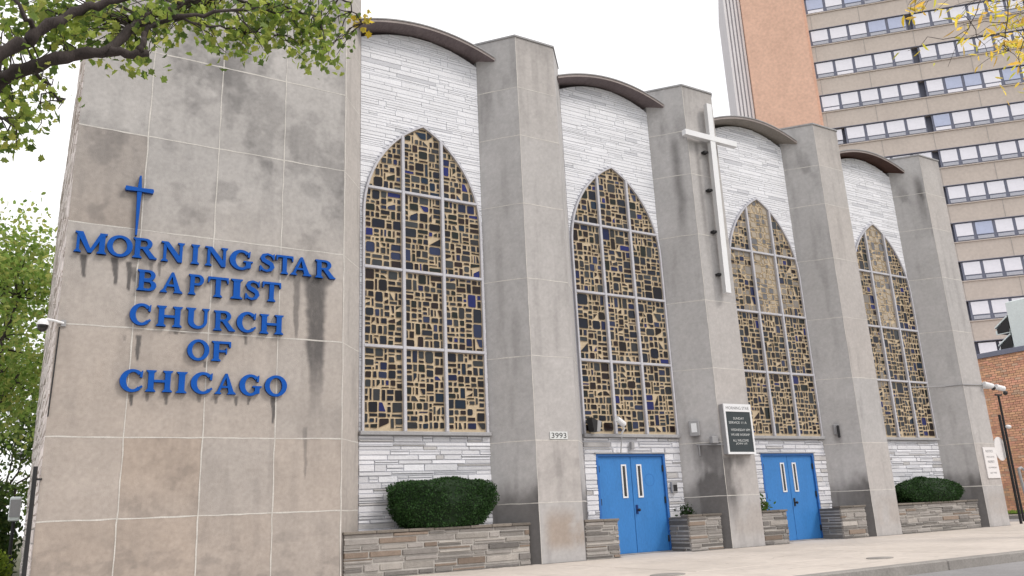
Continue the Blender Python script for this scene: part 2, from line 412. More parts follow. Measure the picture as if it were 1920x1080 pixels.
for k in range(4):
    vstrip(mb, (XT1-k*PW+(.012 if k==0 else 0),0), (1,0), 0, ZT, 170+k, off=.0035, w=.007)
mbv = mb
# vstrip normal: facing -Y needs positive outward offset
mb2 = MB(); 
tw = build_grids(g, 'tower_wall', church, mb)
tag(tw, 'broad flat limestone tower wall with dark drips below the letters')

# pilasters
def pil_side(n):
    def f(S, Z):
        s = S/.7; no = fbm(S*1.8+n*7, Z*1.8, 70+n); nf = fbm(S*22, Z*22, 71); vs_ = fbm(S*8+n*3, Z*.9, 72+n)
        row = np.searchsorted(np.array(ZJ[1:]), Z.ravel()).reshape(Z.shape); hs = np.sin(row*91.7+n*13)*4375.5; hs = hs-np.floor(hs)
        st = .22*sm(.5,.8,vs_)+.42*sm(7.95,7.2,Z)*sm(6.6,7.3,Z)*sm(.42,.7,fbm(S*5+n,Z*2,75))*sm(-.1,.3,s)
        st = st+.92*sm(1.2,.80,Z+.5*(fbm(S*4,Z*2+n*4,76)-.5))*(.6+.4*s)
        if n == 1:
            st = st+.6*sm(.2,0,np.abs(s-.66-.1*(fbm(Z*2,Z*0,77)-.5)))*sm(7.5,7.0,Z)*sm(4.9,6.2,Z)
            st = st+.92*sm(.2,.55,s+.9*(fbm(S*5,Z*1.6,78)-.5))*sm(1.78,1.6,Z+.2*(fbm(S*9,Z,79)-.5))*sm(.1,.35,s)*(.6+.6*vs_)
            st = st+.45*sm(.16,.05,np.abs(s-.42))*sm(2.1,1.9,Z)*sm(1.1,1.6,Z)
        if n == 3:
            st = st+.5*sm(.2,.02,np.abs(s-.8))*sm(7.9,7.6,Z)*sm(6.2,7.2,Z)
        if n == 2:
            st = st+.4*sm(.14,.03,np.abs(s-.4))*sm(2.15,2.0,Z)*sm(1.6,1.8,Z)
        return stonecol(.93+.08*hs+.14*(no-.5), np.clip(st,0,.9), 0*Z, nf, True)
    return f
def pil_front(n):
    def f(S, Z):
        s = S/PF; no = fbm(S*1.8+n*11, Z*1.8, 80+n); nf = fbm(S*22, Z*22, 81); vs_ = fbm(S*8+n*5, Z*.9, 82+n)
        row = np.searchsorted(np.array(ZJ[1:]), Z.ravel()).reshape(Z.shape); hs = np.sin(row*57.3+n*29)*4375.5; hs = hs-np.floor(hs)
        st = .2*sm(.55,.8,vs_)+.2*sm(7.8,8.3,Z)
        br = .15+.25*(hs-.5)+(.75 if n == 0 else .25)*sm(.1,.3,Z)*sm(.85,.5,Z)*sm(0,.3,s)*sm(.25,.6,fbm(S*3,Z*3,84+n))
        if n == 1:
            st = st+.8*sm(.6,.15,s+.6*(fbm(S*6,Z*3,85)-.5))*sm(1.5,1.4,Z)*sm(.25,1.0,Z)
            st = st+.5*sm(.25,.05,np.abs(s-.5))*sm(1.5,1.44,Z)*sm(1.15,1.35,Z)
            st = st+.5*sm(.12,0,np.abs(s-.28))*sm(7.2,7.1,Z)*sm(4.4,6,Z)
        if n == 0: st = st+.22*sm(1.7,1.5,Z)*sm(.9,1.2,Z)*sm(.45,.7,fbm(S*5,Z*5,86))
        return stonecol(1.02+.12*(hs-.5)+.12*(no-.5), np.clip(st,0,.85), np.clip(br,0,.9), nf, True)
    return f
PLAB = ['stone pilaster nearest the tower, carrying the house number', 'stone pilaster with the white cross and the letter board', 'plain stone pilaster right of the second door', 'end pilaster with the paper notice']
for n in range(4):
    x = XP+n*PIT; g = []
    a, b, c, d = (x-DX, DY), (x, 0), (x+PF, 0), (x+PF+DX, DY)
    zt = ZJ[8]
    g.append(grid_face(a, b, 0, zt, .03, pil_side(n), 'stone', '', None))
    g.append(grid_face(b, c, 0, zt, .03, pil_front(n), 'stone', '', None))
    g.append(grid_face(c, d, 0, zt, .04, pil_side(n+5), 'stone', '', None))
    mb = MB()
    e, f_ = (x+PF+DX, DY+.5), (x-DX, DY+.5)
    for p, q in ((d, e), (e, f_), (f_, a)): mb.face([(*p,0),(*q,0),(*q,zt),(*p,zt)], 'concrete')
    # coping: thin dark slab with a small overhang
    o = .018
    mb.plan([(a[0]-o,a[1]), (b[0]-o*.6,-o), (c[0]+o*.6,-o), (d[0]+o,d[1]), (e[0]+o,e[1]), (f_[0]-o,f_[1])], zt, zt+.03, 'concrete')
    for i, z in enumerate(ZJ[1:8]):
        hstrip(mb, a, b, z, 200+n*20+i); hstrip(mb, b, c, z, 300+n*20+i); hstrip(mb, c, d, z, 400+n*20+i)
    vstrip(mb, (b[0]+.004,0), (1,0), 0, zt, 500+n, off=.003, w=.005)
    tag(build_grids(g, 'pilaster', church, mb), PLAB[n])

# bays
BL = [XB]+[XP+k*PIT+PF+DX for k in range(3)]
BR = [XP+k*PIT-DX for k in range(4)]
ZSILL, ZAPEX, ZSPR, HW = 1.845, 6.54, 4.98, .955
ARC_R = (HW**2+(ZAPEX-ZSPR)**2)/(2*HW)
def archx(z, off=0):
    if z <= ZSPR: return HW+off
    r = ARC_R+off; zz = z-ZSPR
    return max(0, math.sqrt(max(0, r*r-zz*zz))-(ARC_R-HW))
def archz(off=0):
    return ZSPR+math.sqrt((ARC_R+off)**2-(ARC_R-HW)**2)
def arch_outline(cx, off, n=14):
    zt = archz(off); a0 = math.atan2(zt-ZSPR, ARC_R-HW)
    right = [(cx-(ARC_R-HW)+(ARC_R+off)*math.cos(a0*i/n), ZSPR+(ARC_R+off)*math.sin(a0*i/n)) for i in range(n)]
    left = [(2*cx-x, z) for x, z in right][::-1]
    return right+[(cx, zt)]+left
def vaultz(t, z0, rise):  # t in -1..1
    return z0+rise*(1-t*t)
def whitecol(R_):
    k = R_.uniform(.95, 1.03); return (.73*k, .74*k, .78*k) if R_.random() > .04 else (.55*k,.56*k,.60*k)
def whitelow(R_):
    k = R_.uniform(.8, 1.08); t = R_.random()
    return (.68*k, .685*k, .72*k) if t > .10 else (.50*k, .49*k, .49*k)
VLAB = ['grey brown curved canopy beside the tower', 'taupe curved canopy left of the white cross', 'pale flare-washed curved canopy right of the white cross', 'dark rusty curved canopy at the far end']
for n in range(4):
    x0, x1 = BL[n], BR[n]; cx = (x0+x1)/2; hwb = (x1-x0)/2
    mb = MB()
    # backing behind the stones, with the curved top
    pts = [(x0,0),(x1,0)]+[(cx+hwb*t, vaultz(t, 7.86, .24)) for t in [1-i/8 for i in range(17)]]
    door = n in (1, 2)
    zd = 1.535; dx0, dx1 = (7.78, 9.14) if n == 1 else (11.42, 12.78)
    if door:
        mb.box(x0, dx0-.02, DY+.01, DY+.3, 0, zd, 'whitejoint'); mb.box(dx1+.02, x1, DY+.01, DY+.3, 0, zd, 'whitejoint')
        pts[0] = (x0, zd); pts[1] = (x1, zd)
    mb.prism(pts, DY+.01, DY+.3, 'whitejoint', c=(1,1,1))
    # lower stones
    def clr(za, zb):
        if door and za < zd: return [(0, dx0-.02-x0), (dx1+.02-x0, x1-x0)]
        return [(0, x1-x0)]
    if door:
        ledgewall(mb, (x0,DY), (x1,DY), 0, zd+.0, 'whitestone', whitelow, 31+n, clear=clr, hmin=.04, hmax=.1, prot=.02, lmin=.12, lmax=.5, gap=.004, bevel=.006)
        ledgewall(mb, (x0,DY), (x1,DY), zd, 1.79, 'whitestone', whitelow, 51+n, hmin=.04, hmax=.1, prot=.025, lmin=.2, lmax=.7)
    else:
        ledgewall(mb, (x0,DY), (x1,DY), 0, 1.79, 'whitestone', whitelow, 31+n, hmin=.04, hmax=.1, prot=.022, lmin=.12, lmax=.6, gap=.004, bevel=.006, split=.35)
    def clru(za, zb):
        zz = za
        w_ = archx(zz, .012) if zz < archz(.0) else 0
        top = None
        # curved top: limit the span where the wall is already above the vault
        lim = hwb
        if zb > 7.86:
            q = 1-(zb-7.86)/.24; lim = hwb*math.sqrt(max(0, q))
        if w_ > 0:
            sp = []
            if lim-w_ > .03: sp = [(hwb-lim, hwb-w_), (hwb+w_, hwb+lim)]
            return sp
        return [(hwb-lim, hwb+lim)] if lim > .1 else []
    ledgewall(mb, (x0,DY), (x1,DY), 1.85, 8.09, 'whitestone', whitecol, 71+n, clear=clru, hmin=.035, hmax=.09, prot=.007, lmin=.1, lmax=.7, gap=.0016, bevel=.0035, split=.4)
    tag(mb.build('wall', church), 'white painted ledge stone wall around the window')
    # curved canopy: front slab overhanging, running back as the vault roof
    mb = MB(); t_ = .055; yf, yb = .25, 9.; K = 20
    xa, xb = x0-.20, x1+.20
    lo = []; up = []
    for i in range(K+1):
        t = -1+2*i/K; X = (xa+xb)/2+t*(xb-xa)/2; zz = vaultz(t, 7.885, .235)
        lo.append((X, zz)); up.append((X, zz+t_))
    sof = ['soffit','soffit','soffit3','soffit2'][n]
    for i in range(K):
        (ax, az), (bx, bz) = lo[i], lo[i+1]; (cx_, cz), (dx_, dz) = up[i+1], up[i]
        mb.face([(ax,yf,az),(bx,yf,bz),(cx_,yf,cz),(dx_,yf,dz)], 'fascia')
        mb.face([(ax,yf,az),(ax,yb,az),(bx,yb,bz),(bx,yf,bz)], sof)
        mb.face([(dx_,yf,dz),(cx_,yf,cz),(cx_,yb,cz),(dx_,yb,dz)], 'concrete')
    for (p, q) in ((lo[0], up[0]), (up[-1], lo[-1])):
        mb.face([(*(p[0],yf),p[1]),(q[0],yf,q[1]),(q[0],yb,q[1]),(p[0],yb,p[1])], 'fascia')
    # metal drip edge
    for i in range(K):
        (ax, az), (bx, bz) = up[i], up[i+1]
        mb.mesh([(ax,yf-.012,az-.012),(bx,yf-.012,bz-.012),(bx,yf-.012,bz+.008),(ax,yf-.012,az+.008),(ax,yf+.03,az+.008),(bx,yf+.03,bz+.008)],
                [(0,1,2,3),(3,2,5,4)], 'concrete')
    tag(mb.build('canopy', church), VLAB[n])

# body of the building behind
mb = MB()
def pinkcol(R_):
    k = R_.uniform(.8,1.1); return (.74*k,.68*k,.66*k)
mb.face([(XT0+.012,0,0),(XT0+.012,0,ZT),(XT0+.012,3.2,ZT),(XT0+.012,3.2,0)], 'joint')
mb.face([(XT0+.012,3.2,0),(XT0+.012,3.2,7.6),(XT0+.012,9,7.6),(XT0+.012,9,0)], 'joint')
ledgewall(mb, (XT0+.005,3.2), (XT0+.005,.004), 0, ZT, 'pink', pinkcol, 91, hmin=.09, hmax=.16, lmin=.3, lmax=.8, prot=.02)
ledgewall(mb, (XT0+.005,9), (XT0+.005,3.2), 0, 7.6, 'pink', pinkcol, 92, hmin=.09, hmax=.16, lmin=.4, lmax=1.2, prot=.02)
tag(mb.build('side_wall', church), 'pale painted side wall left of the tower')
mb = MB()
xr = XP+3*PIT+PF+DX
mb.face([(xr,DY+.5,0),(xr,9,0),(xr,9,7.8),(xr,DY+.5,7.8)], 'pink', (.5,.46,.44))
mb.face([(xr,9,0),(XT0+.012,9,0),(XT0+.012,9,7.6),(xr,9,7.6)], 'pink', (.5,.46,.44))
mb.build('rear_wall', church)
mb = MB(); mb.box(XT0+.05, XB-.22, 3.21, 8.98, 7.5, 7.6, 'concrete'); mb.build('flat_roof', church)

# windows
def clip(poly, planes):
    for (a, b, c) in planes:               # keep a*x+b*z<=c
        out = []
        for i in range(len(poly)):
            p, q = poly[i], poly[(i+1)%len(poly)]; dp = a*p[0]+b*p[1]-c; dq = a*q[0]+b*q[1]-c
            if dp <= 0: out.append(p)
            if (dp < 0) != (dq < 0) and dp != dq:
                t = dp/(dp-dq); out.append((p[0]+(q[0]-p[0])*t, p[1]+(q[1]-p[1])*t))
        poly = out
        if len(poly) < 3: return []
    return poly
def area(p): return abs(sum(p[i][0]*p[(i+1)%len(p)][1]-p[(i+1)%len(p)][0]*p[i][1] for i in range(len(p))))/2
def shatter(R_, x0, x1, z0, z1, depth=0):
    """irregular rectangles of very unequal size"""
    w_, h_ = x1-x0, z1-z0
    stop = R_.random()
    lim = .13 if stop > .42 else (.18 if stop > .14 else .24)
    if max(w_, h_) < lim or (w_ < .055 and h_ < .24) or (h_ < .055 and w_ < .24): return [(x0,x1,z0,z1)]
    t = R_.choice([.28,.34,.42,.5,.58,.66,.72])+R_.uniform(-.03,.03)
    if (w_ > h_*R_.uniform(.75,1.3)):
        c = x0+w_*t
        if min(c-x0, x1-c) < .035: return [(x0,x1,z0,z1)]
        return shatter(R_,x0,c,z0,z1)+shatter(R_,c,x1,z0,z1)
    c = z0+h_*t
    if min(c-z0, z1-c) < .035: return [(x0,x1,z0,z1)]
    return shatter(R_,x0,x1,z0,c)+shatter(R_,x0,x1,c,z1)
GD = [(.010,.010,.014),(.014,.010,.010),(.010,.013,.024),(.012,.016,.014),(.03,.032,.036),(.02,.012,.012),(.016,.02,.03),(.04,.045,.05)]
GB = [(.010,.016,.06),(.014,.02,.12),(.008,.02,.04),(.025,.035,.08),(.015,.022,.05)]
WLAB = ['tallest looking pointed window, nearest the tower', 'pointed window above the first blue door', 'pointed window above the second blue door', 'pointed window over the far planter']
for n in range(4):
    cx = (BL[n]+BR[n])/2
    win = bpy.data.objects.new('window', None); C.objects.link(win); win.parent = church; win.location = Vector((cx, DY, ZSILL))*U; win['_w'] = [cx, DY, ZSILL]
    tag(win, WLAB[n])
    R_ = random.Random(900+n)
    mg = MB()
    outl = arch_outline(cx, -.01)
    poly = [(cx-HW+.01, ZSILL), (cx+HW-.01, ZSILL)]+outl
    mg.prism(poly, DY-.010, DY+.008, 'matrix', c=(.51,.415,.29))
    inner = [(cx-HW+.03, ZSILL+.02), (cx+HW-.03, ZSILL+.02)]+arch_outline(cx, -.03)
    planes = []
    for i in range(len(inner)):
        (ax, az), (bx, bz) = inner[i], inner[(i+1)%len(inner)]
        nx, nz2 = (bz-az), -(bx-ax); l = math.hypot(nx, nz2) or 1
        if math.hypot(bx-ax, bz-az) < 1e-6: continue
        planes.append((nx/l, nz2/l, (ax*nx+az*nz2)/l))
    colx = [cx-HW+.02, cx-.345, cx+.30, cx+HW-.02]
    rowz = [ZSILL+.015, 3.02, 4.165, 5.385, 6.6]
    for ci in range(3):
        for ri in range(4):
            xa, xb = colx[ci]+(.025 if ci else 0), colx[ci+1]-(.025 if ci < 2 else 0)
            za, zb = rowz[ri]+.02, rowz[ri+1]-.02
            for (p0,p1,q0,q1) in shatter(R_, xa, xb, za, zb):
                g_ = R_.uniform(.0095,.0155); j = lambda: R_.uniform(-.008,.008)
                w_, h_ = p1-p0-2*g_, q1-q0-2*g_
                if w_ < .012 or h_ < .012: continue
                jj = min(.5, min(w_,h_)/.05)
                pl = [(p0+g_+j()*jj,q0+g_+j()*jj),(p1-g_+j()*jj,q0+g_+j()*jj),(p1-g_+j()*jj,q1-g_+j()*jj),(p0+g_+j()*jj,q1-g_+j()*jj)]
                rr = R_.random()
                if rr < .10 and min(w_,h_) > .04:   # cut corner
                    k = R_.randrange(4); a, b = pl[k], pl[(k+1)%4]
                    mid = ((a[0]+b[0])/2, (a[1]+b[1])/2); pl = [mid]+[pl[(k+1+i)%4] for i in range(4)]; pl.pop(4)
                elif rr < .14 and min(w_,h_) > .05: pl.pop(R_.randrange(4))
                bv_ = min(w_, h_)*R_.uniform(.05,.18); q_ = []
                for i_ in range(len(pl)):                      # knocked-off corners
                    a = Vector(pl[i_-1]); b = Vector(pl[i_]); c_ = Vector(pl[(i_+1)%len(pl)])
                    if (a-b).length > 2.2*bv_ and (c_-b).length > 2.2*bv_:
                        q_ += [tuple(b+(a-b).normalized()*bv_), tuple(b+(c_-b).normalized()*bv_)]
                    else: q_.append(tuple(b))
                pl = clip(q_, planes)
                if len(pl) < 3 or area(pl) < .0003: continue
                big = w_*h_ > .009
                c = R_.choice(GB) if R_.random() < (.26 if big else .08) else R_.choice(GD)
                k = .8+ri*.12; c = tuple(v*k for v in c)  # glass lightens row by row upward, sky reflection put into its colour
                if n >= 2 and ci == 1 and ri >= 2:                      # washed-out centre lights: reflection painted in as pale glass
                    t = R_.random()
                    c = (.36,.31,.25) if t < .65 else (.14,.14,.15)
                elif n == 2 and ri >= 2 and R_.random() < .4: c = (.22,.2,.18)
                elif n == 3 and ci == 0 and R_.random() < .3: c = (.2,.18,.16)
                xs = [p[0] for p in pl]; zs = [p[1] for p in pl]; mxx = sum(xs)/len(xs); mzz = sum(zs)/len(zs)
                # glass sits in a shallow bevelled pocket
                kk = len(pl); oo = []
                for x_, z_ in pl:
                    dx_, dz_ = x_-mxx, z_-mzz; ll = math.hypot(dx_, dz_) or 1; oo.append((x_+dx_/ll*g_*.75, z_+dz_/ll*g_*.75))
                tn = R_.uniform(.8, 1.12); mc = (.51*tn, .415*tn, .29*tn)
                hgt = R_.uniform(.017, .023)
                V_ = [(x_,DY-.0105,z_) for x_,z_ in oo]+[(x_,DY-hgt,z_) for x_,z_ in pl]+[(x_,DY-.0115,z_) for x_,z_ in pl]
                mg.mesh(V_, [(i_, (i_+1)%kk, kk+(i_+1)%kk, kk+i_) for i_ in range(kk)]+[(kk+i_, kk+(i_+1)%kk, 2*kk+(i_+1)%kk, 2*kk+i_) for i_ in range(kk)], 'matrix', mc)
                ga, gb = R_.uniform(-.004,.004), R_.uniform(-.004,.004)
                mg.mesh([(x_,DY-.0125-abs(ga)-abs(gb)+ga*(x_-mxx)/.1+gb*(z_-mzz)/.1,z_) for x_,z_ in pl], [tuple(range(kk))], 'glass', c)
    mg.build('stained_glass', win)
    # frame: outer arch band, mullions, transoms
    mf = MB()
    o1 = [(cx+HW+.014, ZSILL)]+arch_outline(cx, .014)+[(cx-HW-.014, ZSILL)]
    o2 = [(cx+HW-.016, ZSILL)]+arch_outline(cx, -.016)+[(cx-HW+.016, ZSILL)]
    y0 = DY-.045
    for i in range(len(o1)-1):
        a, b, c, d = o1[i], o1[i+1], o2[i+1], o2[i]
        mf.face([(a[0],y0,a[1]),(b[0],y0,b[1]),(c[0],y0,c[1]),(d[0],y0,d[1])], 'frame')
        mf.face([(a[0],DY+.02,a[1]),(b[0],DY+.02,b[1]),(b[0],y0,b[1]),(a[0],y0,a[1])], 'frame')
        mf.face([(d[0],y0,d[1]),(c[0],y0,c[1]),(c[0],DY+.02,c[1]),(d[0],DY+.02,d[1])], 'frame')
    mf.build('frame', win)
    for k, X in enumerate((cx-.345, cx+.30)):
        ztop = ZSPR+math.sqrt(ARC_R**2-(abs(X-cx)+ARC_R-HW)**2)-.01
        mm = MB(); mm.box(X-.024, X+.024, DY-.062, DY, ZSILL, ztop, 'frame', bev=.006); mm.build('mullion', win)
    for k, z in enumerate(rowz[1:4]):
        w_ = archx(z)-.005; mm = MB()
        mm.box(cx-w_, cx+w_, DY-.052, DY, z-.021, z+.021, 'frame', bev=.006); mm.build('transom', win)
    ms = MB(); ms.box(BL[n], BR[n], DY-.075, DY+.02, 1.79, ZSILL, 'concrete', bev=.008); ms.build('sill', win)

# doors
for n, (xa, xb) in enumerate(((7.78, 9.14), (11.42, 12.78))):
    mid = (xa+xb)/2; zt = 1.525; yd = DY+.02
    mb = MB()
    mb.box(xa-.02, xa+.02, yd-.03, yd+.1, 0, zt+.01, 'doortrim'); mb.box(xb-.02, xb+.02, yd-.03, yd+.1, 0, zt+.01, 'doortrim')
    mb.box(xa+.021, xb-.021, yd-.03, yd+.1, zt-.03, zt+.01, 'doortrim')
    mb.box(xa-.05, xb+.05, yd-.06, yd-.032, zt+.012, zt+.03, 'concrete')
    mb.build('door_frame', church)
    q = MB(); q.box(xa+.021, xb-.021, yd-.08, yd+.06, .001, .014, 'greymet', bev=.004); q.build('threshold', church)
    for sgn in (-1, 1):
        l, r_ = (xa+.022, mid-.004) if sgn < 0 else (mid+.004, xb-.022)
        d = MB(); d.box(l, r_, yd, yd+.05, .015, zt-.032, 'door', bev=.004)
        dob = d.build('door', church); tag(dob, ('left' if sgn < 0 else 'right')+' leaf of a blue double door with a slit window')
        wx = mid+sgn*.155; q = MB()
        zl, zh = .85, 1.37
        for (a, b, c, e) in ((wx-.052,wx-.028,zl,zh),(wx+.028,wx+.052,zl,zh),(wx-.028,wx+.028,zl,zl+.024),(wx-.028,wx+.028,zh-.024,zh)):
            q.box(a, b, yd-.012, yd+.002, c, e, 'white')
        q.build('window_trim', dob)
        q = MB(); q.box(wx-.027, wx+.027, yd-.003, yd+.001, zl+.025, zh-.025, 'dark'); q.build('pane', dob)
        hx = xa+.03 if sgn < 0 else xb-.03
        for hz in (.2, .8, 1.3):
            q = MB(); q.tube([(hx, yd-.012, hz-.05), (hx, yd-.012, hz+.05)], .014, 'black', 8); q.build('hinge', dob)
        if sgn > 0:
            q = MB(); hx = mid+.055
            q.box(hx-.022, hx+.022, yd-.012, yd-.0005, .60, .74, 'bluedk' if n == 0 else 'black', bev=.004)
            q.tube([(hx, yd-.01, .66), (hx, yd-.05, .66)], .012, 'black'); q.sphere((hx, yd-.06, .66), .024, 'black')
            q.build('handle', dob)
            if n == 0:
                q = MB(); pts = [(mid+.36+.1*math.cos(t*math.pi/12), yd-.0025, 1.12+.1*math.sin(t*math.pi/12)) for t in range(24)]
                pi_ = [(mid+.36+.093*math.cos(t*math.pi/12), yd-.0025, 1.12+.093*math.sin(t*math.pi/12)) for t in range(24)]
                for t in range(24): q.face([pts[t], pts[(t+1)%24], pi_[(t+1)%24], pi_[t]], 'doortrim')
                q.build('round_mark', dob)

# ---------------------------------------------------------------- blue lettering
class Glyph:
    """strokes of one serif capital in a box of height 1"""
    def __init__(s): s.p = []
    def poly(s, pts): s.p.append(('p', pts))
    def ring(s, outer, inner, closed): s.p.append(('r', outer, inner, closed))
    def stem(s, x0, x1, z0=0, z1=1, top=True, bot=True):
        s.poly([(x0,z0),(x1,z0),(x1,z1),(x0,z1)])
        if bot: s.serif(x0, x1, z0, 1)
        if top: s.serif(x0, x1, z1, -1)
    def serif(s, x0, x1, z, d, e=.085):
        pts = [(x0-e,z),(x1+e,z),(x1+e*.8,z+.055*d),(x1,z+.13*d),(x0,z+.13*d),(x0-e*.8,z+.055*d)]
        s.poly(pts if d > 0 else pts[::-1])
TK, TN = .21, .12
def ell(cx, cz, rx, rz, a0, a1, n=22): return [(cx+rx*math.cos(math.radians(a0+(a1-a0)*i/n)), cz+rz*math.sin(math.radians(a0+(a1-a0)*i/n))) for i in range(n+1)]
def glyph(ch):
    g = Glyph()
    if ch == 'I': w_ = .42; g.stem(.105,.315)
    elif ch == 'H':
        w_ = 1.0; g.stem(.09,.30); g.stem(.70,.91); g.poly([(.30,.44),(.70,.44),(.70,.56),(.30,.56)])
    elif ch == 'N':
        w_ = 1.0; g.stem(.12,.24,top=False); g.stem(.77,.89,bot=False,z0=.1); g.poly([(.89,0),(.89,.16),(.30,1),(.02,1),(.02,.93),(.14,.9),(.72,0)])
    elif ch == 'M':
        w_ = 1.3; g.stem(.11,.22,top=False); g.stem(.98,1.2,top=False)
        g.poly([(.03,1),(.03,.94),(.12,.88),(.56,0),(.68,0),(.68,.14),(.33,1)]); g.poly([(.56,0),(.70,.0),(1.08,.80),(1.28,.94),(1.28,1),(1.0,1)])
    elif ch == 'A':
        w_ = 1.06; g.poly([(.14,.08),(.26,.08),(.56,.84),(.50,1)]); g.poly([(.50,1),(.68,.08),(.93,.08),(.60,1)])
        g.poly([(.30,.30),(.70,.30),(.68,.40),(.34,.40)]); g.serif(.14,.25,0,1,.1); g.serif(.72,.92,0,1,.1)
    elif ch == 'T':
        w_ = .92; g.stem(.355,.565,top=False); g.poly([(.03,.88),(.89,.88),(.89,1),(.03,1)])
        g.poly([(.03,.70),(.07,.70),(.13,.88),(.03,.88)]); g.poly([(.79,.88),(.85,.70),(.89,.70),(.89,.88)])
    elif ch == 'F':
        w_ = .8; g.stem(.09,.30); g.poly([(.30,.88),(.76,.88),(.76,1),(.30,1)]); g.poly([(.66,.88),(.71,.70),(.76,.70),(.76,.88)])
        g.poly([(.30,.45),(.56,.45),(.56,.56),(.30,.56)]); g.poly([(.56,.36),(.61,.36),(.61,.66),(.56,.66)])
    elif ch in 'BPR':
        w_ = .86; g.stem(.09,.30)
        zb = .46 if ch != 'B' else .49
        g.ring([(.28,1)]+ell(.48,(1+zb)/2,.29,(1-zb)/2,90,-90)+[(.28,zb)], [(.28,.89)]+ell(.46,(1+zb)/2,.12,(1-zb)/2-.11,90,-90)+[(.28,zb+.1)], False)
        if ch == 'B': g.ring([(.28,.52)]+ell(.50,.26,.33,.26,90,-90)+[(.28,0)], [(.28,.42)]+ell(.48,.26,.13,.155,90,-90)+[(.28,.11)], False)
        if ch == 'R': w_ = .98; g.poly([(.40,.50),(.56,.0),(.98,.0),(.98,.05),(.86,.12),(.62,.50)]); g.p[-1] = ('p', [(.36,.50),(.70,.0),(.98,.0),(.98,.06),(.90,.1),(.60,.50)])
    elif ch == 'O': w_ = 1.0; g.ring(ell(.5,.5,.48,.53,0,360,36), ell(.5,.5,.27,.40,0,360,36), True)
    elif ch in 'CG':
        w_ = .95; g.ring(ell(.5,.5,.47,.53,48,312,30), ell(.52,.5,.25,.40,40,320,30), False)
        g.poly([(.76,.68),(.86,.64),(.88,.98),(.84,.98),(.78,.88)])
        if ch == 'C': g.poly([(.77,.12),(.90,.22),(.85,.30),(.72,.20)])
        else:
            w_ = 1.02; g.poly([(.70,.06),(.91,.10),(.91,.44),(.70,.44)]); g.poly([(.60,.38),(.99,.38),(.99,.46),(.60,.46)])
    elif ch == 'U':
        w_ = 1.0; g.serif(.11,.32,1,-1); g.serif(.72,.84,1,-1)
        g.ring([(.11,1),(.11,.38)]+ell(.475,.36,.365,.38,180,360,18)+[(.84,.38),(.84,1)], [(.32,1),(.32,.38)]+ell(.52,.38,.20,.26,180,360,18)+[(.72,.38),(.72,1)], False)
    elif ch == 'S':
        w_ = .72
        P = [(.64,.76),(.54,.90),(.36,.95),(.20,.88),(.15,.74),(.22,.61),(.38,.52),(.53,.42),(.58,.27),(.50,.12),(.34,.05),(.18,.10),(.08,.26)]
        wd = [.04,.05,.055,.08,.10,.105,.11,.105,.10,.08,.055,.05,.04]
        o_, i_ = [], []
        for k in range(len(P)):
            a = P[max(0,k-1)]; b = P[min(len(P)-1,k+1)]; dx, dz = b[0]-a[0], b[1]-a[1]; l = math.hypot(dx,dz); nx, nz_ = dz/l, -dx/l
            o_.append((P[k][0]+nx*wd[k], P[k][1]+nz_*wd[k])); i_.append((P[k][0]-nx*wd[k], P[k][1]-nz_*wd[k]))
        g.ring(o_, i_, False); g.poly([(.60,.68),(.66,.68),(.67,.98),(.63,.98),(.58,.88)]); g.poly([(.03,.02),(.07,.02),(.13,.12),(.10,.32),(.04,.32)])
    return g, w_
def draw_glyph(mb, ch, x0, x1, z0, z1, yf, yb):
    g, w_ = glyph(ch); k = 0
    T = lambda p: (x0+p[0]/w_*(x1-x0), z0+p[1]*(z1-z0))
    for st in g.p:
        y = yf-k*.0009; k += 1
        if st[0] == 'p':
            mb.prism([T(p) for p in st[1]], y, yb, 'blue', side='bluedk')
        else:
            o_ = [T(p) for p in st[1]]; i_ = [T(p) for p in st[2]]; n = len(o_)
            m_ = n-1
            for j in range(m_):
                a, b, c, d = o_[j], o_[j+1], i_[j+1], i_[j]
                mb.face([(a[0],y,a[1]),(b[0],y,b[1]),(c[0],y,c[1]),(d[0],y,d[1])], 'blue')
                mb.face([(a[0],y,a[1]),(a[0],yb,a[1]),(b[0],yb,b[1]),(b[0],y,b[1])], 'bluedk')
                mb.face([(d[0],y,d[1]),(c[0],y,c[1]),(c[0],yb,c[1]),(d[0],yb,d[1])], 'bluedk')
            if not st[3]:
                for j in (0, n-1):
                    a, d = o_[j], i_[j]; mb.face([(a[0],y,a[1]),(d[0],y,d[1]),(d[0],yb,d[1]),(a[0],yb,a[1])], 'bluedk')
LINES = [
 ('MORNINGSTAR', 3.755, 4.0, [(138,201),(199,249),(248,294),(300,346),(356,374),(382,427),(428,474),(484,515),(515,549),(541,584),(589,627)], (455,480)),
 ('BAPTIST', 3.372, 3.622, [(256,294),(298,344),(352,384),(387,428),(430,455),(457,487),(489,526)], None),
 ('CHURCH', 2.962, 3.207, [(241,285),(292,341),(346,395),(399,440),(441,481),(485,530)], None),
 ('OF', 2.590, 2.830, [(349,392),(395,433)], None),
 ('CHICAGO', 2.195, 2.440, [(222,270),(272,323),(328,351),(355,400),(400,443),(446,490),(494,537)], None)]
ZPIX = []
sign = thing('wall_lettering', (1.85, -.03, 2.2), 'raised blue serif capitals reading MORNING STAR BAPTIST CHURCH OF CHICAGO on the stone tower', 'sign')
